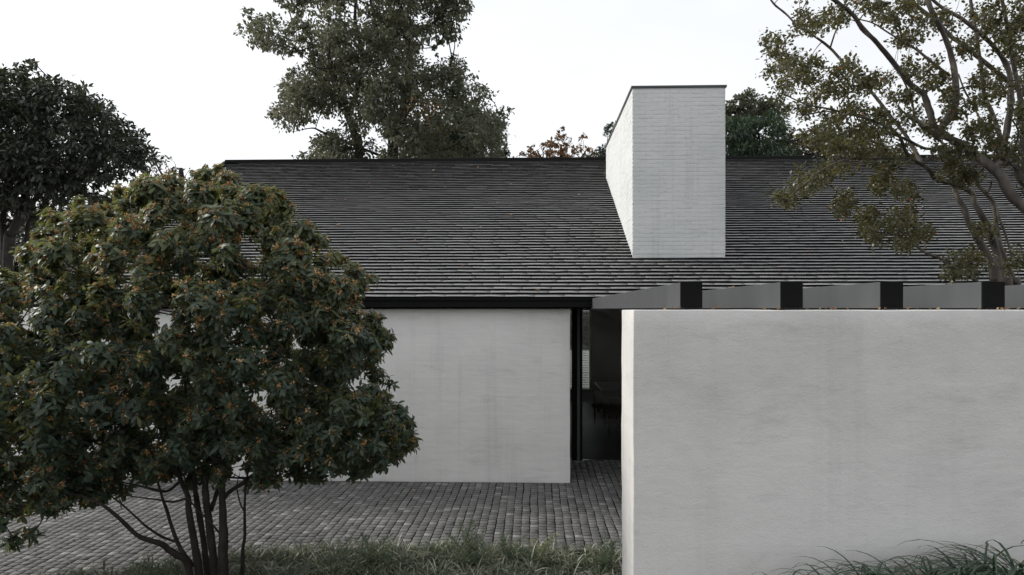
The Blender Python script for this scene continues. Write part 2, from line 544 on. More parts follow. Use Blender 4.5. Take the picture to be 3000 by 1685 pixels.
# random stone shades: mostly mid grey, a few pale stones
shade = np.clip(rng.normal(0.45, 0.22, len(setts)), 0, 0.9); pale = rng.random(len(setts)) < 0.09; shade[pale] = rng.uniform(0.85, 1.0, pale.sum())
variants = []
for k in range(14):
    V_, T_ = sett_verts(PX * 0.925, PY * 0.95)
    V_ = V_ + rng.normal(0, 0.0012, V_.shape) * np.array([1, 1, 0.4])
    variants.append((V_, T_, mesh_np('sett', V_, T_, np.full(len(V_), [0.1, 0.2, 0.3, 0.35, 0.4, 0.45, 0.5, 0.55, 0.6, 0.7, 0.85, 0.97, 0.4, 0.5][k]))))
    variants[-1][2].materials.append(M['sett'])
Vs, Ts, As = [], [], []
nv = 0
for i, s in enumerate(setts):
    if single[i]:
        k = int(rng.integers(0, 14))
        o = bpy.data.objects.new('sett', variants[k][2])
        o.location = (s[0], s[1], s[2]); o.rotation_euler = (s[6], s[7], s[3]); o.scale = (s[4] / (PX * 0.925), s[5] / (PY * 0.95), 1)
        o.parent = paving
        COL.objects.link(o)
    else:
        V_, T_ = variants[i % 14][0], variants[i % 14][1]
        c, sn = math.cos(s[3]), math.sin(s[3])
        W = V_ * np.array([s[4] / (PX * 0.925), s[5] / (PY * 0.95), 1])
        W = np.stack([W[:, 0] * c - W[:, 1] * sn, W[:, 0] * sn + W[:, 1] * c, W[:, 2] + W[:, 0] * -s[7] + W[:, 1] * s[6]], 1) + np.array([s[0], s[1], s[2]])
        Vs.append(W); Ts.append(T_ + nv); As.append(np.full(len(W), shade[i])); nv += len(W)
o = link('sett_field', mesh_np('sett_field', np.concatenate(Vs), np.concatenate(Ts), np.concatenate(As)), M['sett'], paving)
tag(o, kind='stuff')


# ------------------------------------------------------------------ plastered walls (slightly uneven)
def plaster_box(name, x0, x1, y0, y1, z0, z1, mat, parent=None, step=0.09, amp=0.004, bev=0.012, edge=0.004):
    bm = bmesh.new()
    bmesh.ops.create_cube(bm, size=1.0)
    for v in bm.verts:
        v.co = Vector((x0 if v.co.x < 0 else x1, y0 if v.co.y < 0 else y1, z0 if v.co.z < 0 else z1))
    bmesh.ops.bevel(bm, geom=bm.edges[:], offset=bev, segments=2, affect='EDGES', profile=0.5)
    for ax, a, b_ in ((0, x0, x1), (2, z0, z1), (1, y0, y1)):
        n = int((b_ - a) / step)
        for k in range(1, n):
            c = a + (b_ - a) * k / n
            no = Vector((0, 0, 0)); no[ax] = 1
            co = Vector((0, 0, 0)); co[ax] = c
            bmesh.ops.bisect_plane(bm, geom=bm.verts[:] + bm.edges[:] + bm.faces[:], plane_co=co, plane_no=no, dist=1e-5)
    for v in bm.verts:
        p = v.co
        d = Vector((mnoise.noise(p * 2.1 + Vector((5, 0, 0))), mnoise.noise(p * 2.1 + Vector((0, 9, 0))), mnoise.noise(p * 2.1 + Vector((0, 0, 4))))) * amp
        d += Vector((mnoise.noise(p * 8 + Vector((1, 0, 0))), mnoise.noise(p * 8 + Vector((0, 2, 0))), 0.5 * mnoise.noise(p * 9 + Vector((0, 0, 3))))) * edge
        v.co = p + d
    me_ = bpy.data.meshes.new(name)
    bm.to_mesh(me_); bm.free()
    for p_ in me_.polygons: p_.use_smooth = True
    return link(name, me_, mat, parent)


near_wall = plaster_box('garden_wall', NWX, 7.2, NW0, NW1, -0.1, H - 0.006, M['plaster_near'], None, 0.10, 0.004, 0.006, 0.0035)
tag(near_wall, 'tall near garden wall of pale grey plaster with bright left end, under the beams', 'wall')

# ------------------------------------------------------------------ house
HX0, HX1 = -7.64, 14.5
house = empty('house', (0, D, 0))
tag(house, 'white walled house with dark tiled pitched roof and tall white chimney', 'house')
fw = plaster_box('wall', -8.9, 0.53, D, D + 0.32, -0.05, H, M['plaster_house'], house, 0.13, 0.005, 0.010, 0.003)
# fascia beam above the wall (black), deeper at its end
fz = H + 0.004
box_obj('fascia', (HX0 + 0.2, 0.44, D + 0.13, D + 0.31, fz, H + 0.152), M['black'], house)
box_obj('lintel', (0.442, HX1 - 1, D + 0.11, D + 0.30, fz + 0.002, H + 0.15), M['beam_end'], house)

# roof geometry
SL = 0.506
YE = 9.87
ZE = H + 0.0186 * YE
ROW = 0.116
NROW = 59
YR = YE + ROW * NROW
ZR = ZE + SL * (YR - YE)
TA = 0.214         # slope of a single tile
TT = 0.0032         # tile thickness

roof = empty('roof', (0, 0, 0)); roof.parent = house; roof.location = (0, YE - D, ZE)
# deck below the tiles and the rear slope
dk = MB()
ov = 0.035
for (ya, za, yb, zb) in ((YE + 0.05, ZE + 0.02 - 0.02, YR, ZR - 0.03), (YR, ZR - 0.03, 21.2, ZR - 1.95)):
    dk.add([(HX0 + 0.03, ya, za - ov), (HX1, ya, za - ov), (HX1, yb, zb - ov), (HX0 + 0.03, yb, zb - ov),
            (HX0 + 0.03, ya, za - 0.16), (HX1, ya, za - 0.16), (HX1, yb, zb - 0.16), (HX0 + 0.03, yb, zb - 0.16)],
           [(0, 1, 2, 3), (7, 6, 5, 4), (4, 5, 1, 0), (5, 6, 2, 1), (6, 7, 3, 2), (7, 4, 0, 3)])
link('roof_deck', dk.mesh('roof_deck'), M['black'], roof)
link_r = MB(); link_r.box(HX0 - 0.01, HX1, YR - 0.07, YR + 0.16, ZR - 0.05, ZR + 0.045)
link('ridge_cap', link_r.mesh('ridge_cap', bevel=0.012), M['black'], roof)
vg = MB()
vg.add([(HX0 - 0.03, YE, ZE - 0.09), (HX0 + 0.0, YE, ZE - 0.09), (HX0 + 0.0, YR, ZR - 0.09), (HX0 - 0.03, YR, ZR - 0.09),
        (HX0 - 0.03, YE, ZE + 0.045), (HX0 + 0.0, YE, ZE + 0.045), (HX0 + 0.0, YR, ZR + 0.045), (HX0 - 0.03, YR, ZR + 0.045)],
       [(3, 2, 1, 0), (4, 5, 6, 7), (0, 1, 5, 4), (1, 2, 6, 5), (2, 3, 7, 6), (3, 0, 4, 7)])
link('verge_board', vg.mesh('verge_board'), M['dark_metal'], roof)

bt = MB()  # black battens behind the tile tails put the gaps' shade into colour
for k in range(NROW):
    yb_ = YE + k * ROW; zb_ = ZE + SL * k * ROW
    bt.box(HX0 + 0.02, HX1, yb_ + 0.024, yb_ + 0.06, zb_ - 0.06, zb_ - 0.0045)
o = link('shade_batten_field', bt.mesh('shade_batten_field'), M['black'], roof); tag(o, kind='stuff')
# tiles: flat slabs lapped course over course, each a little bowed
TW = 0.434
TLEN = 0.20


def tile_arrays(seed):
    r = np.random.default_rng(seed)
    segs = 4
    V_, T_ = [], []
    b1, b2, ph = r.normal(0, 0.0011), r.normal(0, 0.0008), r.uniform(0, 6)
    sk = r.normal(0, 0.004)
    for i in range(segs + 1):
        u = i / segs
        xx = (u - 0.5) * (TW - 0.004)
        zz = b1 * math.sin(math.pi * u) + b2 * math.sin(2 * math.pi * u + ph)
        fy = r.normal(0, 0.0012) + sk * (u - 0.5)
        V_ += [(xx, fy, -TT + zz), (xx, fy + 0.002, zz - 0.002), (xx, fy + 0.005, zz), (xx, TLEN, TA * TLEN + zz * 0.3), (xx, TLEN, TA * TLEN - TT)]
    for i in range(segs):
        p, q = i * 5, (i + 1) * 5
        for k in range(5):
            k2 = (k + 1) % 5
            T_ += [(p + k, q + k, q + k2), (p + k, q + k2, p + k2)]
    for p, fl in ((0, 1), (segs * 5, 0)):
        fs = [(0, 1, 2), (0, 2, 3), (0, 3, 4)]
        T_ += [(p + a, p + b_, p + c) if fl else (p + a, p + c, p + b_) for a, b_, c in fs]
    V_ = np.array(V_); V_[:, 2] += 0.0
    return V_, np.array(T_)


tvar = []
for k in range(18):
    V_, T_ = tile_arrays(100 + k)
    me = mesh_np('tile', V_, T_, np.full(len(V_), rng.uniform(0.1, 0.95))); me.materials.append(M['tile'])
    tvar.append((V_, T_, me))
tiles = []
# chimney footprint
CHY0 = 11.22; CHY1 = 15.35
ch_l = P(1853, 700, CHY0).x; ch_r = P(2125, 700, CHY0).x
for r_ in range(NROW):
    off = rng.uniform(0, TW)
    y = YE + r_ * ROW
    z = ZE + SL * (y - YE)
    x = HX0 + TW / 2 - off * 0.999
    sag = 0.0
    while x < HX1 - TW / 2:
        cx = max(x, HX0 + 0.05)
        if x - TW / 2 > HX0 - 0.02 or True:
            if not (ch_l + 0.2 < x - TW / 2 and x + TW / 2 < ch_r - 0.2 and CHY0 + 0.1 < y < CHY1 - 0.25):
                if x - TW / 2 >= HX0 - 0.005:
                    # run of the course bends slowly along its length
                    wz = 0.0035 * mnoise.noise(Vector((x * 0.55, y * 2.3, 1.0))) + 0.0018 * mnoise.noise(Vector((x * 1.6, y * 6.1, 4.0)))
                    tiles.append((x, y + rng.normal(0, 0.0010), z + wz + rng.normal(0, 0.0004), rng.normal(0, 0.0020), rng.normal(0, 0.0010), rng.normal(0, 0.005)))
        x += TW
tp = np.array([project(t_[:3]) for t_ in tiles]); ta = np.array(tiles)
okm = (tp[:, 0] > 960) & (tp[:, 0] < 2900) & (tp[:, 1] < 873)
order = np.where(okm)[0]
order = order[np.argsort(ta[order, 1])][:300]
single = np.zeros(len(tiles), bool); single[order] = True
Vs, Ts, As = [], [], []
nv = 0
base = wloc(roof)
for i, t_ in enumerate(tiles):
    k = int(rng.integers(0, 18))
    V_, T_, me = tvar[k]
    if single[i]:
        o = bpy.data.objects.new('tile', me)
        o.location = Vector(t_[:3]) - base
        o.rotation_euler = (t_[5], t_[4], t_[3])
        o.parent = roof
        COL.objects.link(o)
    else:
        c, s = math.cos(t_[3]), math.sin(t_[3])
        W = np.stack([V_[:, 0] * c - V_[:, 1] * s, V_[:, 0] * s + V_[:, 1] * c, V_[:, 2] - V_[:, 0] * t_[4] + V_[:, 1] * t_[5]], 1) + np.array(t_[:3])
        Vs.append(W); Ts.append(T_ + nv); nv += len(W)
        As.append(np.full(len(W), rng.uniform(0.05, 1.0)))
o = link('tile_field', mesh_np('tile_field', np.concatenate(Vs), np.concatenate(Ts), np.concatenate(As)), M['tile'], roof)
tag(o, kind='stuff')

# chimney of painted brick
chim = empty('chimney', (ch_l, CHY0 - D, H)); chim.parent = house
CHT = H + (HOR - 262) / F * CHY0
zb_f = ZE + SL * (CHY0 - YE)
cm = MB()
e = 0.004
z0c, z1c = zb_f - 0.05, ZE + SL * (CHY1 - YE) - 0.15
cm.add([(ch_l + e, CHY0 + e, z0c), (ch_r - e, CHY0 + e, z0c), (ch_r - e, CHY1 - e, z1c), (ch_l + e, CHY1 - e, z1c),
        (ch_l + e, CHY0 + e, CHT), (ch_r - e, CHY0 + e, CHT), (ch_r - e, CHY1 - e, CHT), (ch_l + e, CHY1 - e, CHT)],
       [(3, 2, 1, 0), (4, 5, 6, 7), (0, 1, 5, 4), (1, 2, 6, 5), (2, 3, 7, 6), (3, 0, 4, 7)])
link('chimney_core', cm.mesh('chimney_core'), M['brick'], chim)


def brick_arrays(seed, blen, bh=0.0655, dep=0.012):
    r = np.random.default_rng(seed)
    a, h = blen / 2, bh / 2
    c = 0.0065
    V_ = []
    for (e_, yy) in ((0.0, dep), (0.0, 0.0005), (c, 0.0)):
        V_ += [(-a + e_, yy, -h + e_), (a - e_, yy, -h + e_), (a - e_, yy, h - e_), (-a + e_, yy, h - e_)]
    V_ = np.array(V_) + r.normal(0, 0.0011, (12, 3)) * np.array([0.8, 0.2, 0.6])
    T_ = [(8, 9, 10), (8, 10, 11)]
    for r0 in (0, 4):
        for k in range(4):
            k2 = (k + 1) % 4
            T_ += [(r0 + k, r0 + k2, r0 + 4 + k2), (r0 + k, r0 + 4 + k2, r0 + 4 + k)]
    return V_, np.array(T_)


BL, BH = 0.215, 0.067
cw = ch_r - ch_l
nb = int(round(cw / BL)); bl = cw / nb
bvar, hvar = [], []
for k in range(12):
    V_, T_ = brick_arrays(300 + k, bl, BH); me = mesh_np('brick', V_, T_); me.materials.append(M['brick']); bvar.append((V_, T_, me))
    V_, T_ = brick_arrays(330 + k, bl / 2, BH); me = mesh_np('brick', V_, T_); me.materials.append(M['brick']); hvar.append((V_, T_, me))
cb = wloc(chim)
Vs, Ts = [], []
nv = 0
cnt = 0
row = 0
z = zb_f + 0.028
while z + BH < CHT - 0.02:
    zc = z + BH / 2
    spans = [(ch_l + (j + 0.5) * bl, 0) for j in range(nb)] if row % 2 == 0 else [(ch_l + bl / 4, 1)] + [(ch_l + (j + 1) * bl, 0) for j in range(nb - 1)] + [(ch_r - bl / 4, 1)]
    for (xc, half) in spans:
        V_, T_, me = (hvar if half else bvar)[int(rng.integers(0, 12))]
        loc = Vector((xc, CHY0 + rng.normal(0, 0.0006), zc + rng.normal(0, 0.0008)))
        if cnt < 300:
            o = bpy.data.objects.new('brick', me); o.location = loc - cb
            o.rotation_euler = (rng.normal(0, 0.005), 0, rng.normal(0, 0.002)); o.parent = chim; COL.objects.link(o)
            cnt += 1
        else:
            Vs.append(V_ + np.array(loc)); Ts.append(T_ + nv); nv += len(V_)
    # left and right faces: bricks run back as far as the roof below allows
    ymax = min(CHY1, YE + (zc + 0.03 - ZE) / SL)
    ymax = CHY1 if zc > ZE + SL * (CHY1 - YE) else ymax
    ya = CHY0 + (0 if row % 2 else bl / 2)
    if row % 2 == 0:
        rowsL = [(CHY0 + bl / 4, 1)]
    else:
        rowsL = []
    yy = ya + bl / 2
    while yy + bl / 2 < ymax + 0.06:
        rowsL.append((min(yy, CHY1 - bl / 2), 0)); yy += bl
    for (yc, half) in rowsL:
        V_, T_, me = (hvar if half else bvar)[int(rng.integers(0, 12))]
        for sgn, xf in ((-1, ch_l), (1, ch_r)):
            W = np.stack([np.full(len(V_), xf) - sgn * V_[:, 1] * 1.0, yc - sgn * -V_[:, 0], zc + V_[:, 2]], 1) + np.array([rng.normal(0, 0.0009), 0, rng.normal(0, 0.0008)])
            Vs.append(W); Ts.append(T_ + nv); nv += len(W)
    z += BH; row += 1
o = link('brick_field', mesh_np('brick_field', np.concatenate(Vs), np.concatenate(Ts)), M['brick'], chim)
tag(o, kind='stuff')
box_obj('chimney_cap', (ch_l - 0.022, ch_r + 0.022, CHY0 - 0.02, CHY1 + 0.02, CHT, CHT + 0.036), M['cap'], chim, 0.004)

# room behind the opening
YB = 19.6
WX0, WX1 = 0.15, P(1732, 1000, YB).x
WZ0, WZ1 = H - (1142 - HOR) / F * YB, 2.55
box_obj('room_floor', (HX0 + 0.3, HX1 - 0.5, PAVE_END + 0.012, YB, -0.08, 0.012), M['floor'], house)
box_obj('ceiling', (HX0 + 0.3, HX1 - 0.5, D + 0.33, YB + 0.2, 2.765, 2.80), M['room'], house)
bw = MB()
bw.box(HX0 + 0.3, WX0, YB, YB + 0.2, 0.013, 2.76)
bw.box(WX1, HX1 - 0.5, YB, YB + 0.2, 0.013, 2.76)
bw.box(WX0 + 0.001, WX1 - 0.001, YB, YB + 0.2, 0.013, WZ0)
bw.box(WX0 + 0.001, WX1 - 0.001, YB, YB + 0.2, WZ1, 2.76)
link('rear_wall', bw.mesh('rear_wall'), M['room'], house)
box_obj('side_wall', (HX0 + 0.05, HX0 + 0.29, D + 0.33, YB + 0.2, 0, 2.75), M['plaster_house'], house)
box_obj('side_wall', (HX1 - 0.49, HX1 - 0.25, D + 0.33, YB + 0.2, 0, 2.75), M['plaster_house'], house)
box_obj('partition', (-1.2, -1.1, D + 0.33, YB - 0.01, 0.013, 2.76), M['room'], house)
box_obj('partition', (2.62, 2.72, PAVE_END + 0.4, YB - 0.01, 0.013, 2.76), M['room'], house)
gb = MB()
# rear gable infill above the ceiling so that the attic is closed
gb.add([(HX0 + 0.1, YE + 0.5, 2.80), (HX0 + 0.1, 20.2, 2.80), (HX0 + 0.1, 20.2, ZR - 1.95), (HX0 + 0.1, YR, ZR - 0.2)], [(0, 1, 2, 3)])
link('gable_wall', gb.mesh('gable_wall'), M['plaster_house'], house)
# window with frame and venetian blind
win = empty('window', (WX0, YB - D, WZ0)); win.parent = house
wf = MB()
wf.box(WX0, WX1, YB - 0.02, YB + 0.05, WZ0 + 0.001, WZ0 + 0.045)
wf.box(WX1 - 0.055, WX1 - 0.001, YB - 0.02, YB + 0.05, WZ0 + 0.046, WZ1 - 0.001)
wf.box(WX0 + 0.001, WX0 + 0.06, YB - 0.02, YB + 0.05, WZ0 + 0.046, WZ1 - 0.001)
link('window_frame', wf.mesh('window_frame'), M['white'], win)
box_obj('pane', (WX0 + 0.061, WX1 - 0.056, YB + 0.02, YB + 0.028, WZ0 + 0.047, WZ1 - 0.002), M['glass'], win)
sm_ = MB(); sm_.add([(-(WX1 - WX0) / 2 + 0.065, -0.012, -0.008), ((WX1 - WX0) / 2 - 0.065, -0.012, -0.008), ((WX1 - WX0) / 2 - 0.065, 0.012, 0.010), (-(WX1 - WX0) / 2 + 0.065, 0.012, 0.010)], [(0, 1, 2, 3)])
sm_.add([(-(WX1 - WX0) / 2 + 0.065, -0.012, -0.010), ((WX1 - WX0) / 2 - 0.065, -0.012, -0.010), ((WX1 - WX0) / 2 - 0.065, 0.012, 0.008), (-(WX1 - WX0) / 2 + 0.065, 0.012, 0.008)], [(3, 2, 1, 0)])
slat_me = sm_.mesh('slat'); slat_me.materials.append(M['chair'])
wb = wloc(win)
k = 0
z = WZ0 + 0.07
while z < WZ1 - 0.04:
    o = bpy.data.objects.new('slat', slat_me); o.location = Vector(((WX0 + WX1) / 2, YB - 0.045, z)) - wb; o.parent = win; COL.objects.link(o)
    z += 0.0485

# glazed front of the opening: two posts, a threshold and a pane
GY = PAVE_END
pa, pb, pc, pd = P(1676, 1200, GY).x, P(1689, 1200, GY).x, P(1698, 1200, GY).x, P(1706, 1200, GY).x
box_obj('door_post', (pa, pb, GY - 0.02, GY + 0.14, 0.0, 2.76), M['black'], house)
box_obj('door_post', (pb + 0.002, pc, GY - 0.07, GY + 0.10, 0.0, 2.76), M['dark_metal'], house, 0.004)
box_obj('door_post', (pc + 0.002, pd, GY - 0.03, GY + 0.10, 0.0, 2.76), M['black'], house)
box_obj('threshold', (pd + 0.002, 6.0, GY - 0.01, GY + 0.03, -0.01, 0.028), M['dark_metal'], house)
box_obj('pane', (pd + 0.002, 2.6, GY + 0.035, GY + 0.047, 0.03, 2.76), M['glass'], house)
box_obj('pane', (-1.0, pa - 0.002, GY + 0.035, GY + 0.047, 0.03, 2.76), M['glass'], house)

# furniture seen through the glass
tb = empty('dining_table', (1.95, 16.4, 0.012)); tag(tb, 'long dark dining table inside the room behind the chairs', 'table')
box_obj('table_top', (1.53, 2.55, 15.7, 17.4, 0.715, 0.75), M['table'], tb, 0.004)
for (ax, ay) in ((1.62, 15.85), (2.45, 15.85), (1.62, 17.25), (2.45, 17.25)):
    box_obj('leg', (ax - 0.03, ax + 0.03, ay - 0.03, ay + 0.03, 0.012, 0.7149), M['chair'], tb)


def armchair(loc, rz, label):
    o = empty('armchair', loc); o.rotation_euler = (0, 0, rz)
    tag(o, label, 'chair', 'dining chairs inside the room')

    def part(name, boxes, bev, mat):
        m_ = MB()
        for b_ in boxes: m_.box(*b_)
        return link(name, m_.mesh(name, bevel=bev, smooth=True), mat, o, world=False)
    part('seat', [(-0.26, 0.26, -0.25, 0.25, 0.38, 0.47)], 0.035, M['chair'])
    # curved shell back
    V_, Q_ = [], []
    seg = 18
    for i in range(seg + 1):
        a = math.radians(-15 + 210 * i / seg)
        h1 = 0.76 - 0.12 * abs(math.cos(a)) ** 2
        for (r_, zz) in ((0.29, 0.40), (0.31, h1), (0.285, h1 + 0.018), (0.25, h1), (0.245, 0.40)):
            V_.append((r_ * math.cos(a), r_ * math.sin(a), zz))
    for i in range(seg):
        for j in range(5):
            j2 = (j + 1) % 5
            Q_.append((i * 5 + j, (i + 1) * 5 + j, (i + 1) * 5 + j2, i * 5 + j2))
    Q_ += [(0, 1, 2, 3, 4), tuple(seg * 5 + q for q in (4, 3, 2, 1, 0))]
    me_ = bpy.data.meshes.new('backrest'); me_.from_pydata(V_, [], Q_)
    for p_ in me_.polygons: p_.use_smooth = True
    link('backrest', me_, M['chair'], o, world=False)
    for sx in (-1, 1):
        for sy in (-1, 1):
            part('leg', [(sx * 0.2 - 0.015, sx * 0.2 + 0.015, sy * 0.19 - 0.015, sy * 0.19 + 0.015, 0.0, 0.384)], 0.003, M['black'])


armchair((1.62, 15.25, 0.012), math.radians(120), 'rounded dark dining chair inside the room, left and farther one of two')
armchair((1.83, 14.3, 0.012), math.radians(150), 'rounded dark dining chair inside the room, right and nearer one of two')

# ------------------------------------------------------------------ pergola beams
perg = empty('pergola', (NWX, NW0 + 0.08, H)); tag(perg, 'dark grey steel pergola beams running from near wall to the house', 'pergola')
BX = [P(p, 850, 3.95).x for p in (1993, 2286, 2578.5, 2875)]
sp = (BX[3] - BX[0]) / 3
BX += [BX[3] + sp * k for k in range(1, 7)]
bwid = 62 / F * 3.95
for i, x in enumerate(BX):
    o = empty('beam'); o.parent = perg; o.location = Vector((x, 3.95, H)) - wloc(perg)
    box_obj('beam_body', (x, x + bwid, 3.95, D + 0.108, H + 0.004, H + 0.152), M['dark_metal'], o, 0.002)
    em = MB()
    # end plate with a shallow bracket notch at its foot
    em.box(x - 0.001, x + bwid + 0.001, 3.940, 3.9495, H + 0.005, H + 0.153)
    link('end_plate', em.mesh('end_plate'), M['beam_end'], o)
    box_obj('bracket', (x + 0.02, x + bwid - 0.025, 3.925, 3.9395, H - 0.004, H + 0.010), M['black'], o)

# ------------------------------------------------------------------ leaves
def leaf_full(arch=0.25, fold=0.12, wid=0.34, prof=(0.62, 1.0, 0.72), xsn=(0.25, 0.52, 0.80)):
    def zc(x_): return -arch * x_ * x_
    V_ = [(0, 0, 0)]
    for x_, w_ in zip(xsn, prof):
        hw = wid * w_ / 2
        V_ += [(x_, hw, zc(x_) + fold * hw * 2), (x_, 0, zc(x_)), (x_, -hw, zc(x_) + fold * hw * 2)]
    V_.append((1, 0, zc(1)))
    T_ = [(0, 2, 1), (0, 3, 2)]
    for i in range(2):
        a = 1 + 3 * i
        T_ += [(a, a + 1, a + 4), (a, a + 4, a + 3), (a + 1, a + 2, a + 5), (a + 1, a + 5, a + 4)]
    T_ += [(7, 8, 10), (8, 9, 10)]
    return np.array(V_, float), np.array(T_)


def leaf_ovate(wid=0.6, arch=0.2, fold=0.15):
    def q(x_, w_): return [(x_, w_ / 2, -arch * x_ * x_ + fold * w_ / 2), (x_, -w_ / 2, -arch * x_ * x_ + fold * w_ / 2)]
    V_ = [(0, 0, 0)] + q(0.3, wid * 0.85) + q(0.65, wid * 0.85) + [(1, 0, -arch)]
    return np.array(V_, float), np.array([(0, 2, 1), (1, 2, 4), (1, 4, 3), (3, 4, 5)])


def leaf_diamond(wid=0.55, arch=0.12):
    return np.array([(0, 0, 0), (0.45, wid / 2, 0.05), (0.45, -wid / 2, 0.05), (1, 0, -arch)], float), np.array([(0, 2, 1), (1, 2, 3)])


def frames(dirs, ups):
    x_ = dirs / np.linalg.norm(dirs, axis=1, keepdims=True)
    y_ = np.cross(ups, x_)
    ln = np.linalg.norm(y_, axis=1, keepdims=True); ln[ln < 1e-6] = 1
    y_ = y_ / ln
    z_ = np.cross(x_, y_)
    return np.stack([x_, y_, z_], 2)       # columns


def leaf_mesh(name, tpl, pos, R, size, rnd):
    V_, T_ = tpl
    n, k = len(pos), len(V_)
    W = np.einsum('nij,kj->nki', R, V_) * size[:, None, None] + pos[:, None, :]
    T2 = (T_[None] + (np.arange(n) * k)[:, None, None]).reshape(-1, 3)
    return mesh_np(name, W.reshape(-1, 3), T2, np.repeat(rnd, k), smooth=True)


def in_poly(pts, poly):
    x_, y_ = pts[:, 0], pts[:, 1]
    c = np.zeros(len(pts), bool)
    n = len(poly)
    for i in range(n):
        x1, y1 = poly[i]; x2, y2 = poly[(i + 1) % n]
        if y1 == y2: continue
        c ^= ((y1 > y_) != (y2 > y_)) & (x_ < (x2 - x1) * (y_ - y1) / (y2 - y1) + x1)
    return c


def poly_dist(pts, poly):
    d = np.full(len(pts), 1e9)
    n = len(poly)
    for i in range(n):
        a = np.array(poly[i], float); b_ = np.array(poly[(i + 1) % n], float)
        ab = b_ - a
        u = np.clip(((pts - a) @ ab) / max(ab @ ab, 1e-9), 0, 1)
        d = np.minimum(d, np.linalg.norm(pts - (a + u[:, None] * ab), axis=1))
    return d


def lobes_from_outline(poly, Y0, dY, n, r0, r1, rg, inset=0.8, sep=1.0):
    poly = [tuple(p) for p in poly]
    A = np.array(poly)
    lo, hi = A.min(0), A.max(0)
    pts = rg.uniform(lo, hi, (n * 40, 2))
    pts = pts[in_poly(pts, poly)]
    dist = poly_dist(pts, poly)
    dmax = np.percentile(dist, 97)
    out = []
    for p, d in zip(pts, dist):
        r = rg.uniform(r0, r1)
        if d < r * inset:
            r = d / inset
            if r < r0 * 0.45: continue
        # keep apart
        k = min(1.0, d / dmax)
        half = dY * math.sqrt(max(0.0, 1 - (1 - k) ** 2))
        u = rg.uniform(-1, 1)
        u = math.copysign(abs(u) ** 0.6, u)
        Y = Y0 + u * half
        if any((p[0] - q[0]) ** 2 + (p[1] - q[1]) ** 2 < (0.42 * sep * (r + q[2])) ** 2 and abs(Y - q[3]) * F / Y < 0.45 * sep * (r + q[2]) for q in out): continue
        out.append((p[0], p[1], r, Y))
        if len(out) >= n: break
    res = []
    for (px, py, r, Y) in out:
        res.append((P(px, py, Y), r * Y / F))
    return res


def shell_points(center, r, n, rg, flat=0.85, up_bias=0.25, rmin=0.5):
    d = rg.normal(size=(n, 3)); d[:, 2] += up_bias
    d /= np.linalg.norm(d, axis=1, keepdims=True)
    rr = r * (rmin + (1.08 - rmin) * rg.random(n) ** 0.6)
    return np.array(center) + d * rr[:, None] * np.array([1, 1, flat]), d


def rand_unit(n, rg):
    v = rg.normal(size=(n, 3)); return v / np.linalg.norm(v, axis=1, keepdims=True)


def grow_tree(name, label, base, trunks, lobes, leaf, tpl, mat, bark, per_area, size, seed, group=None, droop=0.2, twig=True, cat='tree', up_bias=0.25, flat=0.85, attr_shift=None, twig_r=0.02, sep=0.16):
    """trunks: list of (points, radii); lobes: list of (centre, radius)"""
    rg = np.random.default_rng(seed)
    root = empty(name, base)
    tag(root, label, cat, group)
    nodes = []
    for i, (pts, rad) in enumerate(trunks):
        v, t_ = tube_arrays(pts, rad, 9, 0.18, 4, seed + i)
        link('trunk' if i == 0 else 'limb', mesh_np('trunk', v, t_, smooth=True), bark, root)
        cp, cr = catmull(pts, rad, 4)
        nodes += list(zip(cp, cr))
    if twig and len(lobes):
        ts = TubeSet()
        for (c, r) in sorted(lobes, key=lambda l_: min((q[0] - l_[0]).length for q in nodes)):
            best = min(nodes, key=lambda q: (q[0] - c).length + (0.9 * max(0, q[0].z - c.z + 0.2)))
            a = best[0]
            nodes.append((c, twig_r * 0.9))
            mid = a.lerp(c, 0.55) + Vector((rg.normal(0, 0.08), rg.normal(0, 0.08), rg.normal(0.03, 0.08))) * (c - a).length
            rr = min(best[1] * 0.6, twig_r)
            ts.add([a, mid, c], [rr, rr * 0.7, rr * 0.35], 5, 0.1, 4)
            for _ in range(3):
                d = Vector(rand_unit(1, rg)[0]); d.z = abs(d.z) * 0.7
                ts.add([c, c + d * r * 0.5, c + d * r * 0.9 + Vector((0, 0, -0.05 * r))], [rr * 0.35, rr * 0.25, rr * 0.12], 4, 0, 2)
        link('branches', ts.mesh('branches'), bark, root)
    pos, out = [], []
    for (c, r) in lobes:
        n = max(4, int(per_area * r * r * 4 * math.pi))
        # each lobe is made of little sprays of leaves
        ns = max(2, n // 9)
        sc_, sd_ = shell_points(c, r, ns, rg, flat, up_bias)
        idx = rg.integers(0, ns, n)
        pos.append(sc_[idx] + rg.normal(0, sep, (n, 3)) * r * np.array([1, 1, 0.7])); out.append(sd_[idx] + rg.normal(0, 0.35, (n, 3)))
    pos = np.concatenate(pos); out = np.concatenate(out)
    n = len(pos)
    dirs = out * 0.8 + rand_unit(n, rg) * 0.7 + np.array([0, 0, -droop])
    ups = np.tile(np.array([0, 0, 1.0]), (n, 1)) + rand_unit(n, rg) * 0.6
    R = frames(dirs, ups)
    sz = rg.uniform(size[0], size[1], n)
    patch = np.array([mnoise.noise(Vector(p) * (1.1 / max(0.3, size[1] * 6))) for p in pos])
    rnd = np.clip(rg.normal(0.42, 0.2, n) + 0.25 * patch, 0, 0.98)
    if attr_shift is not None: rnd = attr_shift(pos, rnd, rg)
    o = link('crown', leaf_mesh('crown', tpl, pos, R, sz, rnd), mat, root)
    tag(o, kind='stuff')
    return root, pos, R, sz


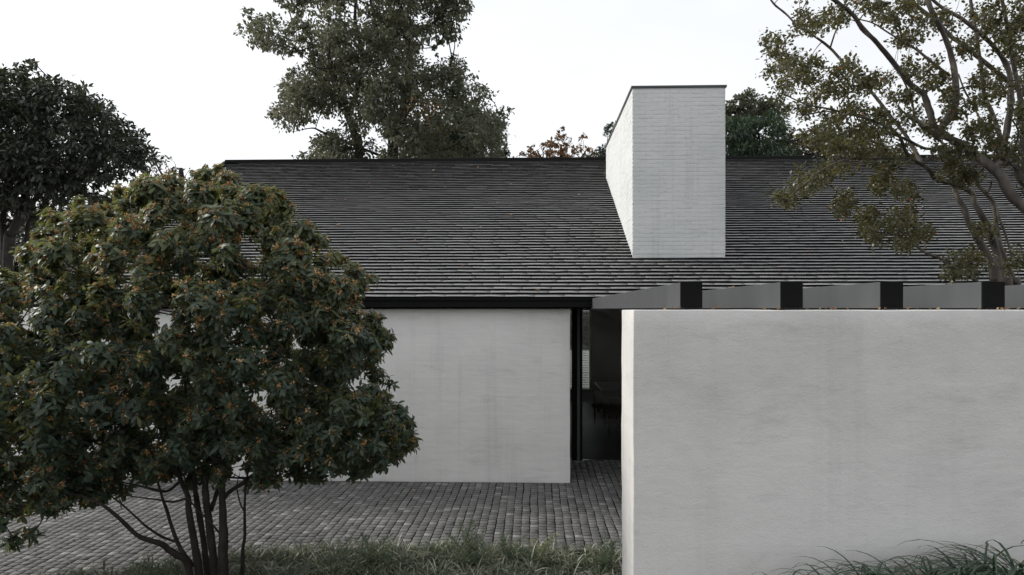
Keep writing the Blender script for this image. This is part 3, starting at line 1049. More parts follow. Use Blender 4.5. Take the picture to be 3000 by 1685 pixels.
# ---- the big linden-like tree behind the roof
Z7 = lambda a: [(650 + x_ / 2.7116, y_ / 2.7116) for x_, y_ in a]
lin_poly = Z7([(330, -60), (380, 80), (450, 70), (480, 20), (560, 90), (540, 190), (420, 120), (290, 110), (200, 60), (135, 150), (170, 200), (130, 290), (200, 365), (300, 375), (420, 395), (480, 470), (600, 475), (690, 530), (680, 575), (580, 570), (450, 620), (500, 680), (450, 720), (480, 800), (370, 860), (430, 920), (390, 960), (430, 1050), (560, 1035), (640, 960), (780, 900), (870, 960), (960, 970), (930, 1020), (770, 1080), (720, 1180), (540, 1190), (440, 1290), (440, 1480), (2260, 1480), (2260, 1290), (2280, 1220), (2340, 1180), (2390, 1120), (2310, 1060), (2310, 970), (2270, 860), (2180, 860), (2150, 790), (2100, 700), (2100, 610), (2030, 560), (1990, 490), (1900, 500), (1850, 450), (1770, 420), (1850, 400), (1900, 330), (1870, 250), (1930, 200), (1980, 160), (1960, 90), (1990, 0), (2000, -160), (1900, -420), (1700, -700), (1400, -900), (1100, -880), (800, -680), (520, -420), (380, -200)])
YL = 27.0
rg = np.random.default_rng(21)
lob = lobes_from_outline(lin_poly, YL, 4.0, 300, 22, 54, rg, 0.75, 0.95)
lob += lobes_from_outline(lin_poly, YL, 4.4, 90, 11, 20, rg, 0.5)
ZP = lambda x_, y_, Y: P(650 + x_ / 2.7116, y_ / 2.7116, Y)
lb = P(1045, 470, YL); lb.z = 0
tr_l = [([lb, P(1052, 470, YL), P(1040, 400, YL), P(1022, 345, YL - .1), P(1010, 300, YL), P(985, 240, YL + .2), P(960, 170, YL + .5)], [0.42, 0.26, 0.25, 0.22, 0.17, 0.13, 0.07]),
        ([lb + Vector((1.4, .4, 0)), P(1150, 470, YL + .3), P(1165, 380, YL + .2), P(1190, 290, YL), P(1200, 200, YL), P(1190, 100, YL), P(1170, 0, YL), P(1150, -150, YL)], [0.5, 0.36, 0.32, 0.26, 0.22, 0.17, 0.13, 0.07]),
        ([P(1022, 345, YL), P(1060, 200, YL - .3), P(1055, 130, YL - .4), P(1040, 50, YL - .5), P(1050, -60, YL - .4)], [0.14, 0.15, 0.13, 0.10, 0.06]),
        ([P(1165, 380, YL), P(1220, 290, YL + .2), P(1290, 240, YL + .4), P(1360, 210, YL + .5)], [0.16, 0.13, 0.09, 0.04]),
        ([P(1150, 470, YL), P(1010, 415, YL - .6), P(940, 385, YL - .9), P(920, 376, YL - 1), P(895, 378, YL - 1.1), P(862, 386, YL - 1.1)], [0.10, 0.085, 0.065, 0.045, 0.03, 0.015]),
        ([P(1190, 290, YL), P(1140, 170, YL - .8), P(1100, 70, YL - 1.0), P(1080, -30, YL - 1.0)], [0.14, 0.10, 0.08, 0.05]),
        ([P(1190, 120, YL), P(1290, 50, YL + .5), P(1340, -30, YL + .5)], [0.12, 0.09, 0.04])]
tr_l = [(p_, [q * 0.62 for q in r_]) for p_, r_ in tr_l]
# a patch of early autumn leaves on the right side
ctr = P(1255, 345, YL - 2)
def linden_attr(pos, rnd, rg_):
    px = np.array([project(p) for p in pos])
    near = (np.hypot(pos[:, 0] - ctr.x, (pos[:, 2] - ctr.z) * 1.4) < 0.65) & (pos[:, 1] < YL) & (rg_.random(len(pos)) < 0.55)
    rnd = rnd.copy(); rnd[near] = rg_.uniform(0.97, 1.0, near.sum())
    return rnd
grow_tree('linden_tree', 'huge grey green broadleaf tree rising out of frame behind the roof', lb, tr_l, lob, None, leaf_diamond(0.62, 0.18), M['leaf_linden'], M['bark_dark'], 96, (0.11, 0.18), 22, droop=0.45, attr_shift=linden_attr, twig_r=0.05, sep=0.2)

# ---- dark evergreen at the left of the house
Z8 = lambda a: [(x_ / 2.067, 150 + y_ / 2.067) for x_, y_ in a]
YD = 14.2
dk_poly = Z8([(-420, 60), (-250, 0), (-100, 60), (0, 100), (80, 130), (160, 55), (215, 60), (260, 110), (330, 165), (450, 190), (540, 240), (560, 285), (640, 290), (690, 340), (730, 400), (820, 450), (850, 500), (920, 560), (955, 650), (935, 715), (850, 760), (760, 800), (640, 820), (520, 800), (430, 840), (300, 850), (180, 880), (60, 880), (-60, 900), (-300, 880), (-420, 500)])
rg = np.random.default_rng(31)
lob = lobes_from_outline(dk_poly, YD, 1.35, 230, 24, 52, rg, 0.75)
lob += lobes_from_outline(dk_poly, YD, 1.4, 45, 9, 16, rg, 0.5)
lob += lobes_from_outline(Z8([(-200, 680), (100, 660), (300, 690), (520, 690), (720, 750), (640, 880), (420, 920), (250, 980), (60, 1050), (-200, 1050)]), YD + 0.3, 1.1, 120, 12, 30, rg, 0.4)
ZD = lambda x_, y_, Y=YD: P(x_ / 2.067, 150 + y_ / 2.067, Y)
db = ZD(40, 1300); db.z = 0
tr_d = [([db, ZD(45, 1220), ZD(80, 1100), ZD(130, 960), ZD(165, 800), ZD(185, 650), ZD(205, 520), ZD(200, 380)], [0.16, 0.13, 0.12, 0.105, 0.09, 0.08, 0.06, 0.03]),
        ([db + Vector((.15, .1, 0)), ZD(60, 1230), ZD(150, 1010, YD + .2), ZD(230, 870, YD + .3), ZD(330, 760, YD + .4), ZD(430, 640, YD + .5), ZD(560, 520, YD + .4)], [0.13, 0.10, 0.085, 0.07, 0.055, 0.04, 0.02]),
        ([db + Vector((-.1, .3, 0)), ZD(20, 1100, YD + .3), ZD(40, 950, YD + .3), ZD(60, 760, YD + .4), ZD(50, 600, YD + .5)], [0.12, 0.09, 0.08, 0.06, 0.04]),
        ([db + Vector((.25, .3, 0)), ZD(160, 1150, YD + .4), ZD(230, 1000, YD + .5), ZD(300, 870, YD + .6), ZD(350, 780, YD + .6), ZD(360, 600, YD + .6)], [0.10, 0.07, 0.06, 0.05, 0.04, 0.02]),
        ([ZD(230, 870, YD + .3), ZD(380, 800, YD), ZD(560, 760, YD - .2), ZD(740, 690, YD - .3), ZD(860, 640, YD - .3)], [0.05, 0.045, 0.035, 0.025, 0.01])]
tr_d = [(p_, [q * 0.7 for q in r_]) for p_, r_ in tr_d]
grow_tree('evergreen_tree', 'dark dense evergreen tree with several slim trunks left of the house', db, tr_d, lob, None, leaf_ovate(0.42, 0.25), M['leaf_dark'], M['bark_dark'], 165, (0.09, 0.14), 32, droop=0.1, twig_r=0.03, sep=0.2)

# ---- smaller trees that show above the ridge
def small_tree(name, label, poly, Y, dY, n, r0, r1, tplx, mat, per, size, seed, bark='bark_dark', n2=20):
    rg_ = np.random.default_rng(seed)
    lob_ = lobes_from_outline(poly, Y, dY, n, r0, r1, rg_, 0.7) + lobes_from_outline(poly, Y, dY, n2, r0 * 0.4, r0 * 0.8, rg_, 0.3)
    cx = float(np.mean([p[0] for p in poly])); cy = max(p[1] for p in poly)
    b_ = P(cx, cy, Y); b_.z = 0
    top = P(cx, min(p[1] for p in poly) * 0.6 + cy * 0.4, Y)
    k = Y / 27
    tr = [([b_, P(cx + 4, cy, Y), top], [0.2 * k, 0.12 * k, 0.03 * k]),
          ([P(cx + 4, cy, Y), P(cx + 50, cy - 45, Y + .3), P(cx + 75, cy - 80, Y + .3)], [0.08 * k, 0.05 * k, 0.02 * k]),
          ([P(cx + 4, cy, Y), P(cx - 45, cy - 40, Y - .3), P(cx - 70, cy - 80, Y - .3)], [0.08 * k, 0.05 * k, 0.02 * k])]
    return grow_tree(name, label, b_, tr, lob_, None, tplx, M[mat], M[bark], per, size, seed + 1, twig_r=0.025, sep=0.22, group=None)


small_tree('autumn_tree', 'small sparse rusty brown tree above the ridge left of the chimney', [(1500, 468), (1540, 440), (1560, 425), (1580, 440), (1600, 400), (1630, 395), (1650, 372), (1668, 400), (1690, 410), (1718, 385), (1720, 425), (1745, 440), (1770, 450), (1770, 520), (1500, 520)], 28, 1.2, 90, 8, 18, leaf_diamond(0.6, .2), 'leaf_brown', 66, (0.12, 0.19), 41, n2=40)
small_tree('conifer_shrub', 'dark green treetop just left of the chimney above the ridge', [(1722, 470), (1735, 440), (1755, 425), (1775, 378), (1800, 360), (1840, 380), (1850, 560), (1720, 560)], 25, 0.9, 60, 9, 20, leaf_diamond(0.4, .2), 'leaf_green', 170, (0.10, 0.16), 43)
small_tree('evergreen_tree', 'rounded deep green evergreen tree behind the roof right of the chimney', [(2040, 370), (2120, 345), (2180, 340), (2230, 345), (2280, 335), (2310, 345), (2305, 400), (2330, 430), (2330, 560), (2040, 560)], 20, 1.2, 110, 14, 32, leaf_diamond(0.34, .25), 'leaf_green', 210, (0.12, 0.19), 45)
small_tree('olive_tree', 'olive brown leafy tree leaning out behind the chimney right edge', [(2080, 330), (2130, 300), (2165, 285), (2190, 262), (2220, 268), (2250, 290), (2290, 285), (2318, 320), (2300, 352), (2260, 350), (2220, 372), (2180, 385), (2120, 372), (2080, 400)], 22.5, 0.6, 90, 9, 20, leaf_ovate(0.62, .2), 'leaf_linden', 130, (0.10, 0.15), 47)
small_tree('leafy_tree', 'deep green leafy tree low behind the right side of the huge tree', [(1180, 420), (1230, 380), (1290, 350), (1340, 300), (1400, 290), (1440, 330), (1470, 370), (1490, 400), (1480, 440), (1490, 540), (1180, 540)], 31, 1.4, 130, 12, 28, leaf_diamond(0.6, .2), 'leaf_green', 100, (0.14, 0.21), 53)
small_tree('taupe_tree', 'grey brown small leaved tree along the ridge behind the myrtle', [(2230, 430), (2260, 405), (2300, 400), (2330, 385), (2370, 380), (2410, 360), (2450, 370), (2500, 385), (2560, 405), (2600, 440), (2640, 455), (2640, 540), (2230, 540)], 26, 1.2, 120, 10, 24, leaf_diamond(0.6, .2), 'leaf_taupe', 150, (0.12, 0.18), 49)
small_tree('young_tree', 'thin sparse sapling treetop between the dark evergreen and the roof', [(440, 540), (450, 480), (480, 455), (505, 465), (520, 490), (550, 490), (580, 500), (600, 475), (612, 500), (620, 560), (440, 560)], 23, 0.6, 40, 5, 11, leaf_diamond(0.6, .2), 'leaf_taupe', 60, (0.09, 0.14), 51, n2=40)

# hedge behind the left tree and another beyond the rear window
rg = np.random.default_rng(61)
hl = [(Vector((rg.uniform(-19, -10.2), rg.uniform(17, 19), 0.3 + 4.9 * rg.random())), rg.uniform(0.45, 0.8)) for _ in range(170)]
grow_tree('hedge', 'dark leafy hedge in the shade behind the left evergreen tree', (-13, 18, 0), [([(-13, 18, 0), (-13, 18, 1.2), (-12.8, 18, 2.2)], [0.06, 0.05, 0.03])], hl, None, leaf_diamond(0.5, .2), M['leaf_dark'], M['bark_dark'], 70, (0.12, 0.2), 62, cat='hedge', twig_r=0.02)
o = box_obj('terrace', (-6, 9, 19.85, 43.5, -0.08, 0.0), M['terrace']); tag(o, kind='structure')
hl = [(Vector((rg.uniform(-2, 4.5), rg.uniform(44.5, 45.5), rg.uniform(0.2, 2.6))), rg.uniform(0.4, 0.7)) for _ in range(40)]
grow_tree('hedge', 'dim leafy hedge outside the rear window behind its blind', (1, 45, 0), [([(1, 45, 0), (1, 45, 1.0), (1.1, 45, 2.0)], [0.05, 0.04, 0.02])], hl, None, leaf_diamond(0.5, .2), M['leaf_dark'], M['bark_dark'], 60, (0.12, 0.2), 64, cat='hedge', twig_r=0.02)

# ------------------------------------------------------------------ crape myrtle at the right
Z6 = lambda x_, y_, Y: P(2150 + x_ / 1.7024, y_ / 1.7024, Y)
YM = 7.6
S6 = 1 / 1.7024 / F          # zoomed pixels -> metres per metre of depth
lim = [  # (kind, points (x, y, dY), start width, end width) in enlarged-photo pixels
 ('trunk', [(1330, 1900, 0), (1318, 1500, 0), (1300, 1400, 0), (1285, 1320, 0), (1240, 1230, 0), (1200, 1170, -.02), (1165, 1090, -.05), (1148, 1035, -.05), (1115, 985, -.05), (1098, 930, -.05), (1085, 880, -.1), (1075, 820, -.1)], 46, 18),
 ('trunk', [(1390, 1900, .1), (1372, 1500, .1), (1355, 1415, .1), (1328, 1330, .1), (1300, 1230, .1), (1275, 1150, .05), (1240, 1080, 0), (1200, 1015, 0), (1185, 960, 0), (1120, 925, -.05), (1050, 905, -.1), (1005, 893, -.1), (975, 850, -.15), (940, 822, -.15), (880, 790, -.2), (850, 740, -.25), (832, 690, -.3), (790, 650, -.3), (690, 600, -.35), (600, 575, -.4), (480, 545, -.45), (360, 520, -.5), (250, 470, -.5)], 42, 6),
 ('trunk', [(1440, 1900, .25), (1415, 1500, .25), (1395, 1410, .25), (1368, 1330, .25), (1335, 1250, .25), (1312, 1150, .25), (1300, 1050, .3), (1288, 1000, .3), (1250, 960, .3), (1200, 900, .3), (1150, 835, .3), (1095, 795, .3), (1050, 725, .25), (980, 660, .2), (900, 600, .15), (820, 540, .1)], 36, 9),
 ('branch', [(1390, 1290, .25), (1355, 1170, .25), (1320, 1080, .25), (1315, 1040, .28)], 13, 12),
 ('trunk', [(1640, 1900, -.5), (1600, 1300, -.5), (1540, 1120, -.5), (1447, 1030, -.5), (1380, 970, -.5), (1335, 885, -.5), (1280, 830, -.45), (1200, 770, -.4), (1120, 712, -.35), (1060, 680, -.35), (1035, 640, -.35), (1080, 570, -.4), (1108, 500, -.45), (1105, 400, -.5), (1090, 300, -.5), (1050, 180, -.55), (990, 60, -.6), (950, -40, -.6), (900, -160, -.6)], 50, 18),
 ('branch', [(1060, 680, -.35), (1000, 655, -.3), (990, 610, -.3), (972, 540, -.3), (945, 470, -.3), (890, 430, -.3), (840, 370, -.32), (770, 280, -.35), (700, 200, -.4), (640, 140, -.4), (590, 70, -.45), (500, 0, -.5), (400, -70, -.5)], 36, 16),
 ('branch', [(940, 822, -.15), (860, 680, .1), (780, 580, .2), (720, 500, .25), (650, 420, .3), (560, 330, .35), (480, 240, .4), (400, 180, .4), (320, 130, .4), (260, 70, .4), (200, 20, .4), (160, -40, .4)], 20, 9),
 ('branch', [(990, 640, -.2), (905, 590, 0), (895, 540, 0), (875, 470, 0), (845, 400, 0), (800, 330, 0)], 16, 6),
 ('branch', [(1640, 640, .3), (1560, 540, .3), (1447, 465, .3), (1350, 390, .3), (1250, 310, .3), (1150, 230, .3), (1080, 180, .3), (1000, 100, .3), (900, 20, .3), (800, -60, .3)], 32, 16),
 ('branch', [(1280, 830, -.45), (1322, 815, -.2), (1348, 720, -.1), (1370, 600, -.1), (1382, 480, -.1), (1370, 350, -.1), (1310, 250, -.1), (1230, 170, -.1), (1130, 90, -.1), (1040, 40, -.1), (960, -30, -.1)], 36, 15),
 ('branch', [(1322, 815, -.2), (1330, 700, 0), (1290, 570, .1), (1250, 480, .1), (1240, 380, .1), (1220, 250, .1), (1200, 120, .1), (1180, 0, .1), (1160, -120, .1)], 26, 14),
 ('branch', [(1320, 780, 0), (1300, 720, 0), (1250, 640, .3), (1200, 540, .4), (1150, 450, .4), (1120, 370, .4)], 15, 8),
 ('branch', [(1080, 380, -.5), (1000, 320, -.5), (900, 240, -.5), (780, 170, -.5), (700, 118, -.5), (620, 95, -.5)], 13, 5),
 ('branch', [(1050, 725, .25), (960, 742, .1), (870, 700, 0), (750, 650, -.1), (650, 580, -.1), (500, 555, -.2), (330, 575, -.2)], 18, 5),
 ('branch', [(880, 790, -.2), (780, 790, -.35), (650, 790, -.5), (540, 800, -.6), (440, 850, -.6), (350, 920, -.6), (260, 1000, -.6)], 11, 4),
 ('branch', [(1318, 1500, 0), (1180, 1380, -.1), (1080, 1330, -.2), (1030, 1290, -.2), (960, 1262, -.2), (905, 1222, -.2), (850, 1170, -.25), (800, 1120, -.3), (740, 1070, -.3), (680, 1035, -.3), (580, 1010, -.3)], 20, 4),
 ('branch', [(905, 1222, -.2), (870, 1160, -.2), (880, 1080, -.2), (878, 1000, -.2), (850, 950, -.2)], 9, 3),
 ('branch', [(1447, 900, -.2), (1400, 830, -.2), (1360, 790, -.2), (1400, 740, -.1), (1420, 660, -.1), (1390, 600, -.1)], 22, 8),
 ('trunk', [(1700, 1900, -.2), (1600, 1100, -.2), (1500, 960, -.2), (1425, 880, -.2), (1440, 800, -.2), (1447, 650, -.2), (1430, 500, -.2), (1390, 300, -.2), (1360, 120, -.2), (1330, -40, -.2)], 44, 16),
 ('branch', [(1200, 900, .3), (1260, 960, .2), (1280, 930, .2), (1285, 900, .1)], 14, 5),
 ('branch', [(480, 240, .4), (520, 130, .3), (580, 80, .2), (650, 60, .2)], 9, 4),
 ('branch', [(560, 330, .35), (430, 340, .3), (320, 300, .2), (220, 260, .2)], 9, 3),
]
rootm = empty('crape_myrtle_tree', Z6(1330, 1900, YM)); rootm.location.z = 0
tag(rootm, 'twisting crape myrtle tree with bare pale limbs and olive leaves at the right', 'tree')
mnodes = []
for i, (kind, pts, w0, w1) in enumerate(lim):
    q = [Z6(a, b_, YM + dy * 1.6) for a, b_, dy in pts]
    n = len(q)
    if kind == 'trunk' and pts[0][1] >= 1900:
        q[0] = Vector((q[1].x + 0.02, q[1].y, 0.0))
    rad = [(w0 + (w1 - w0) * (k / (n - 1)) ** 0.8) * S6 * YM / 2 * (1.0) for k in range(n)]
    # knots and swellings
    rad = [r * (1 + 0.10 * random.uniform(-1, 1)) for r in rad]
    v, t_ = tube_arrays(q, rad, 9, 0.28, 5, i * 3.3)
    link(kind, mesh_np(kind, v, t_, smooth=True), M['bark_myrtle'], rootm)
    cp, cr = catmull(q, rad, 4)
    mnodes += [(a, b_) for a, b_ in zip(cp, cr) if a.z > H]
clumps = [(200, 230, 70, 70), (230, 320, 100, 85), (330, 430, 110, 70), (400, 320, 75, 60), (430, 120, 70, 55), (340, 110, 55, 60), (480, 480, 110, 70), (600, 420, 90, 60), (540, 360, 60, 50), (700, 400, 90, 50), (600, 540, 90, 40), (350, 540, 80, 45), (560, 70, 90, 50), (680, 30, 70, 50), (850, 20, 80, 50), (950, 130, 80, 50), (850, 190, 80, 40), (920, 340, 110, 50), (990, 400, 80, 40), (830, 510, 70, 50), (740, 600, 60, 40), (900, 600, 90, 50), (720, 690, 110, 55), (560, 720, 130, 55), (430, 690, 110, 60), (790, 760, 100, 50), (690, 800, 70, 45), (760, 870, 60, 60), (500, 830, 100, 45), (400, 880, 90, 45), (330, 930, 80, 45), (250, 1000, 60, 45), (720, 930, 30, 18), (570, 1000, 70, 40), (540, 1040, 35, 30), (690, 1070, 60, 55), (850, 960, 60, 40), (760, 1110, 105, 65), (690, 1180, 60, 40), (880, 1080, 45, 55), (850, 1210, 60, 35), (940, 1170, 45, 32), (1130, 1310, 80, 55), (1200, 1290, 70, 40), (1130, 1370, 90, 28), (1250, 1150, 45, 40), (1410, 1300, 60, 55), (1160, 250, 60, 60), (1250, 60, 80, 60), (1390, 60, 80, 70), (1420, 150, 60, 60), (1350, 200, 70, 60), (1400, 280, 60, 60), (1300, 130, 60, 50), (1250, 400, 70, 50), (1330, 460, 60, 60), (1220, 500, 60, 40), (1420, 560, 50, 60), (1270, 640, 60, 50), (1200, 660, 70, 45), (1100, 560, 40, 35), (1140, 760, 80, 45), (1060, 760, 70, 40), (1100, 850, 55, 50), (1290, 730, 50, 40), (1400, 720, 50, 50), (1440, 820, 40, 60), (1050, 100, 60, 60), (760, 100, 70, 35), (480, 600, 90, 40), (640, 640, 80, 40), (1010, 650, 60, 40), (1080, 480, 40, 40), (1180, 880, 50, 35), (1330, 780, 50, 40), (1500, 350, 90, 110), (1520, 620, 80, 110), (1500, 60, 90, 110), (1540, 900, 80, 90), (300, -70, 120, 60), (600, -80, 140, 60), (900, -90, 140, 60), (1200, -80, 140, 70), (1450, -90, 120, 70), (1000, -190, 200, 70)]
rg = np.random.default_rng(71)
cen, mlob = [], []
for (a, b_, rx, ry) in clumps:
    hid = b_ > 780
    for _ in range(9):
        yy = YM + rg.uniform(-1.1, 1.1 if not hid else 0.8)
        mlob.append((Z6(a + rg.uniform(-.8, .8) * rx, b_ + rg.uniform(-.8, .8) * ry, yy), 0.55 * (rx + ry) / 2 * S6 * yy, rx / max(ry, 1)))
ts = TubeSet()
pos, out = [], []
mlob.sort(key=lambda l_: min((q[0] - l_[0]).length for q in mnodes))
for (c, r, asp) in mlob:
    best = min(mnodes, key=lambda q: (q[0] - c).length)
    mnodes.append((c, 0.006))
    a = best[0]
    mid = a.lerp(c, 0.5) + Vector((rg.normal(0, .08), rg.normal(0, .08), rg.normal(.03, .08))) * (c - a).length
    rr = min(best[1] * 0.5, 0.009)
    ts.add([a, mid, c], [rr, rr * .7, rr * .4], 5, 0.1, 4)
    n = int(1750 * r * r * 4)
    nst = max(4, n // 11)
    for _ in range(nst):
        d = Vector(rand_unit(1, rg)[0]); d.z = d.z * 0.6 + 0.15
        e_ = c + Vector((d.x * r * min(1.25, asp ** .3), d.y * r, d.z * r)) * rg.uniform(0.5, 1.25)
        ts.add([c, c.lerp(e_, .5) + Vector((0, 0, rg.normal(.01, .015))), e_], [rr * .3, rr * .22, rr * .1], 3, 0, 2)
        nl = int(rg.integers(8, 15))
        u = rg.uniform(0.25, 1.05, nl)
        pos.append(np.array(c) * (1 - u[:, None]) + np.array(e_) * u[:, None] + rg.normal(0, 0.034, (nl, 3)))
        out.append(np.tile(np.array(d), (nl, 1)) * 0.6 + rand_unit(nl, rg))
link('twigs', ts.mesh('twigs'), M['bark_grey'], rootm)
pos = np.concatenate(pos); out = np.concatenate(out)
n = len(pos)
R = frames(out + np.array([0, 0, -0.15]), np.tile(np.array([0, 0, 1.0]), (n, 1)) + rand_unit(n, rg) * 0.7)
sz = rg.uniform(0.030, 0.052, n)
rnd = np.clip(rg.normal(0.45, 0.2, n) + 0.2 * np.array([mnoise.noise(Vector(p) * 1.4) for p in pos]), 0, 0.95)
red = rg.random(n) < 0.006; rnd[red] = 1.0
tplm = leaf_ovate(0.62, 0.18, 0.2)


def split_leaves(root, name, tpl, pos, R, sz, rnd, mat, region, count=300, crown='crown'):
    pr = np.array([project(p) for p in pos])
    ok_ = region(pr)
    score = np.where(ok_, sz / pos[:, 1], -1)
    # the largest leaves on the side that faces the camera
    idx = np.argsort(-score)[:count]
    one = np.zeros(len(pos), bool); one[idx] = True
    o = link(crown, leaf_mesh(crown, tpl, pos[~one], R[~one], sz[~one], rnd[~one]), mat, root); tag(o, kind='stuff')
    vr = []
    for k in range(8):
        me_ = mesh_np(name, tpl[0], tpl[1], np.full(len(tpl[0]), 0.12 + 0.1 * k), smooth=True); me_.materials.append(mat); vr.append(me_)
    b_ = wloc(root)
    for i in idx:
        o = bpy.data.objects.new(name, vr[int(np.clip((rnd[i] - 0.07) * 10, 0, 7))])
        m4 = Matrix([[*(R[i][r_] * sz[i]), pos[i][r_] - b_[r_]] for r_ in range(3)] + [[0, 0, 0, 1]])
        o.matrix_local = m4
        lo_, ro_, sc_ = m4.decompose()
        o.parent = root
        o.location = lo_; o.rotation_mode = 'QUATERNION'; o.rotation_quaternion = ro_; o.scale = sc_
        COL.objects.link(o)


split_leaves(rootm, 'leaf', tplm, pos, R, sz, rnd, M['leaf_myrtle'], lambda q: (q[:, 0] > 2200) & (q[:, 0] < 2990) & (q[:, 1] > 5) & (q[:, 1] < 810))

# ------------------------------------------------------------------ sweet osmanthus in front
YO = 6.0
obase = P(625, 1690, YO); 
osm = empty('osmanthus_tree', (obase.x, obase.y, ground_z(obase.x, YO)))
tag(osm, 'broad round evergreen shrub tree dotted with orange blossom in the left foreground', 'tree')
ZT = lambda x_, y_, Y=YO: P(400 + x_ / 4.32, 1350 + y_ / 4.32, Y)
S4 = YO / 4.32 / F
gz = ground_z(obase.x, YO)
stems = [
 ([(800, 1560, -.05), (790, 1420, -.05), (755, 1180, -.05), (725, 1000, -.05), (690, 800, -.05), (660, 620, -.05), (650, 450, 0), (560, 250, .1), (470, 0, .1), (380, -350, .1), (330, -800, .1), (300, -1200, .1)], 110, 70, 20),
 ([(905, 1560, .05), (895, 1420, .05), (868, 1180, .05), (840, 950, .05), (800, 720, .05), (770, 540, .1), (745, 380, .1), (720, 100, .2), (680, -350, .3), (620, -900, .4), (600, -1500, .4)], 78, 70, 18),
 ([(990, 1560, -.02), (985, 1420, -.02), (962, 1150, 0), (930, 900, 0), (905, 680, 0), (880, 480, 0), (870, 300, .05), (900, 0, .05), (950, -500, 0), (980, -1100, 0), (1000, -1800, 0), (1000, -2500, 0)], 105, 82, 20),
 ([(1100, 1560, -.1), (1095, 1420, -.1), (1095, 1180, -.1), (1100, 1000, -.1), (1095, 800, -.1), (1090, 600, -.1), (1082, 350, -.1), (1080, 100, -.15), (1100, -350, -.2), (1180, -900, -.3), (1250, -1500, -.3)], 145, 92, 22),
 ([(1330, 1560, .15), (1345, 1260, .15), (1345, 1110, .15), (1370, 950, .15), (1368, 650, .15), (1375, 430, .15), (1400, 200, .2), (1500, -200, .3), (1700, -600, .4), (1850, -950, .4)], 60, 30, 10),
 ([(740, 1460, -.1), (640, 1300, -.15), (520, 1200, -.2), (400, 1120, -.25), (310, 1050, -.3), (150, 1000, -.35), (0, 935, -.4), (-250, 700, -.5), (-500, 520, -.6), (-800, 420, -.6), (-1100, 400, -.6)], 95, 60, 16),
 ([(720, 1340, -.05), (580, 1150, -.05), (520, 1030, 0), (450, 850, 0), (380, 620, .05), (330, 480, .05), (270, 270, .1), (200, 0, .1), (60, -500, .2)], 55, 40, 14),
 ([(520, 1030, 0), (420, 1000, 0), (300, 950, -.05), (120, 830, -.1), (0, 720, -.1), (-250, 500, -.15), (-520, 350, -.2), (-800, 250, -.2)], 34, 26, 8),
 ([(1045, 910, -.1), (900, 740, -.15), (800, 650, -.15), (720, 560, -.15), (650, 470, -.1)], 26, 22, 18),
 ([(650, 470, 0), (500, 515, 0), (380, 515, .05), (250, 490, .1), (80, 470, .1), (-200, 430, .1)], 32, 24, 10),
 ([(945, 620, 0), (965, 560, .05), (1010, 420, .1), (1060, 250, .2), (1200, -50, .3), (1500, -300, .5)], 60, 50, 20),
 ([(1120, 460, -.1), (1180, 390, -.15), (1300, 310, -.2), (1420, 220, -.25), (1650, 60, -.3), (1950, -100, -.4), (2300, -180, -.5)], 55, 46, 12),
 ([(1368, 650, .15), (1320, 560, .15), (1290, 450, .15), (1270, 330, .15), (1290, 200, .15)], 22, 18, 12),
 ([(560, 250, .1), (400, 380, 0), (250, 370, -.1), (0, 310, -.2), (-300, 250, -.3)], 40, 34, 10),
]
onodes = []
for i, (pts, w0, w1, w2) in enumerate(stems):
    q = [ZT(a, b_, YO + dy) for a, b_, dy in pts]
    n = len(q)
    rad = []
    for k in range(n):
        u = k / (n - 1)
        wv = w0 + (w1 - w0) * u / 0.5 if u < 0.5 else w1 + (w2 - w1) * (u - 0.5) / 0.5
        rad.append(wv * S4 / 2 * (1 + 0.06 * random.uniform(-1, 1)))
    if pts[0][1] >= 1460: q[0].z = min(q[0].z, gz - 0.05)
    v, t_ = tube_arrays(q, rad, 10, 0.16, 5, i * 2.1 + 50)
    link('trunk' if i < 5 else 'branch', mesh_np('stem', v, t_, smooth=True), M['bark_dark'], osm)
    cp, cr = catmull(q, rad, 4)
    onodes += [(a, b_) for a, b_ in zip(cp, cr) if a.z > 1.15]

osm_poly = [(632, 475), (700, 505), (770, 530), (830, 570), (885, 595), (930, 650), (960, 680), (1000, 725), (1020, 755), (1065, 785), (1100, 810), (1118, 845), (1095, 880), (1100, 915), (1140, 925), (1165, 985), (1140, 1020), (1110, 1065), (1145, 1110), (1170, 1150), (1195, 1200), (1215, 1260), (1222, 1310), (1190, 1340), (1150, 1350), (1110, 1385), (1040, 1400), (960, 1390), (900, 1385), (850, 1400), (790, 1395), (700, 1405), (620, 1400), (520, 1410), (440, 1400), (380, 1400), (320, 1420), (240, 1460), (160, 1490), (90, 1500), (20, 1490), (-80, 1480), (-220, 1380), (-300, 1200), (-300, 1000), (-200, 850), (-60, 800), (20, 780), (50, 735), (105, 680), (130, 605), (200, 585), (290, 570), (360, 540), (420, 512), (500, 500), (560, 495)]
rg = np.random.default_rng(81)
lobO = lobes_from_outline(osm_poly, YO, 1.30, 460, 36, 68, rg, 0.95, 0.72)
lobO += lobes_from_outline(osm_poly, YO, 1.35, 460, 16, 30, rg, 0.6, 0.72)
lobO += lobes_from_outline([(-60, 1180), (300, 1200), (700, 1200), (1180, 1190), (1210, 1330), (1060, 1400), (820, 1425), (600, 1430), (420, 1425), (260, 1490), (60, 1520), (-60, 1500)], YO, 0.9, 150, 22, 46, rg, 0.7, 0.7)
lobO += lobes_from_outline([(850, 880), (1080, 880), (1130, 1000), (1090, 1080), (1170, 1200), (1180, 1320), (900, 1330)], YO, 0.5, 60, 26, 44, rg, 0.8, 0.7)
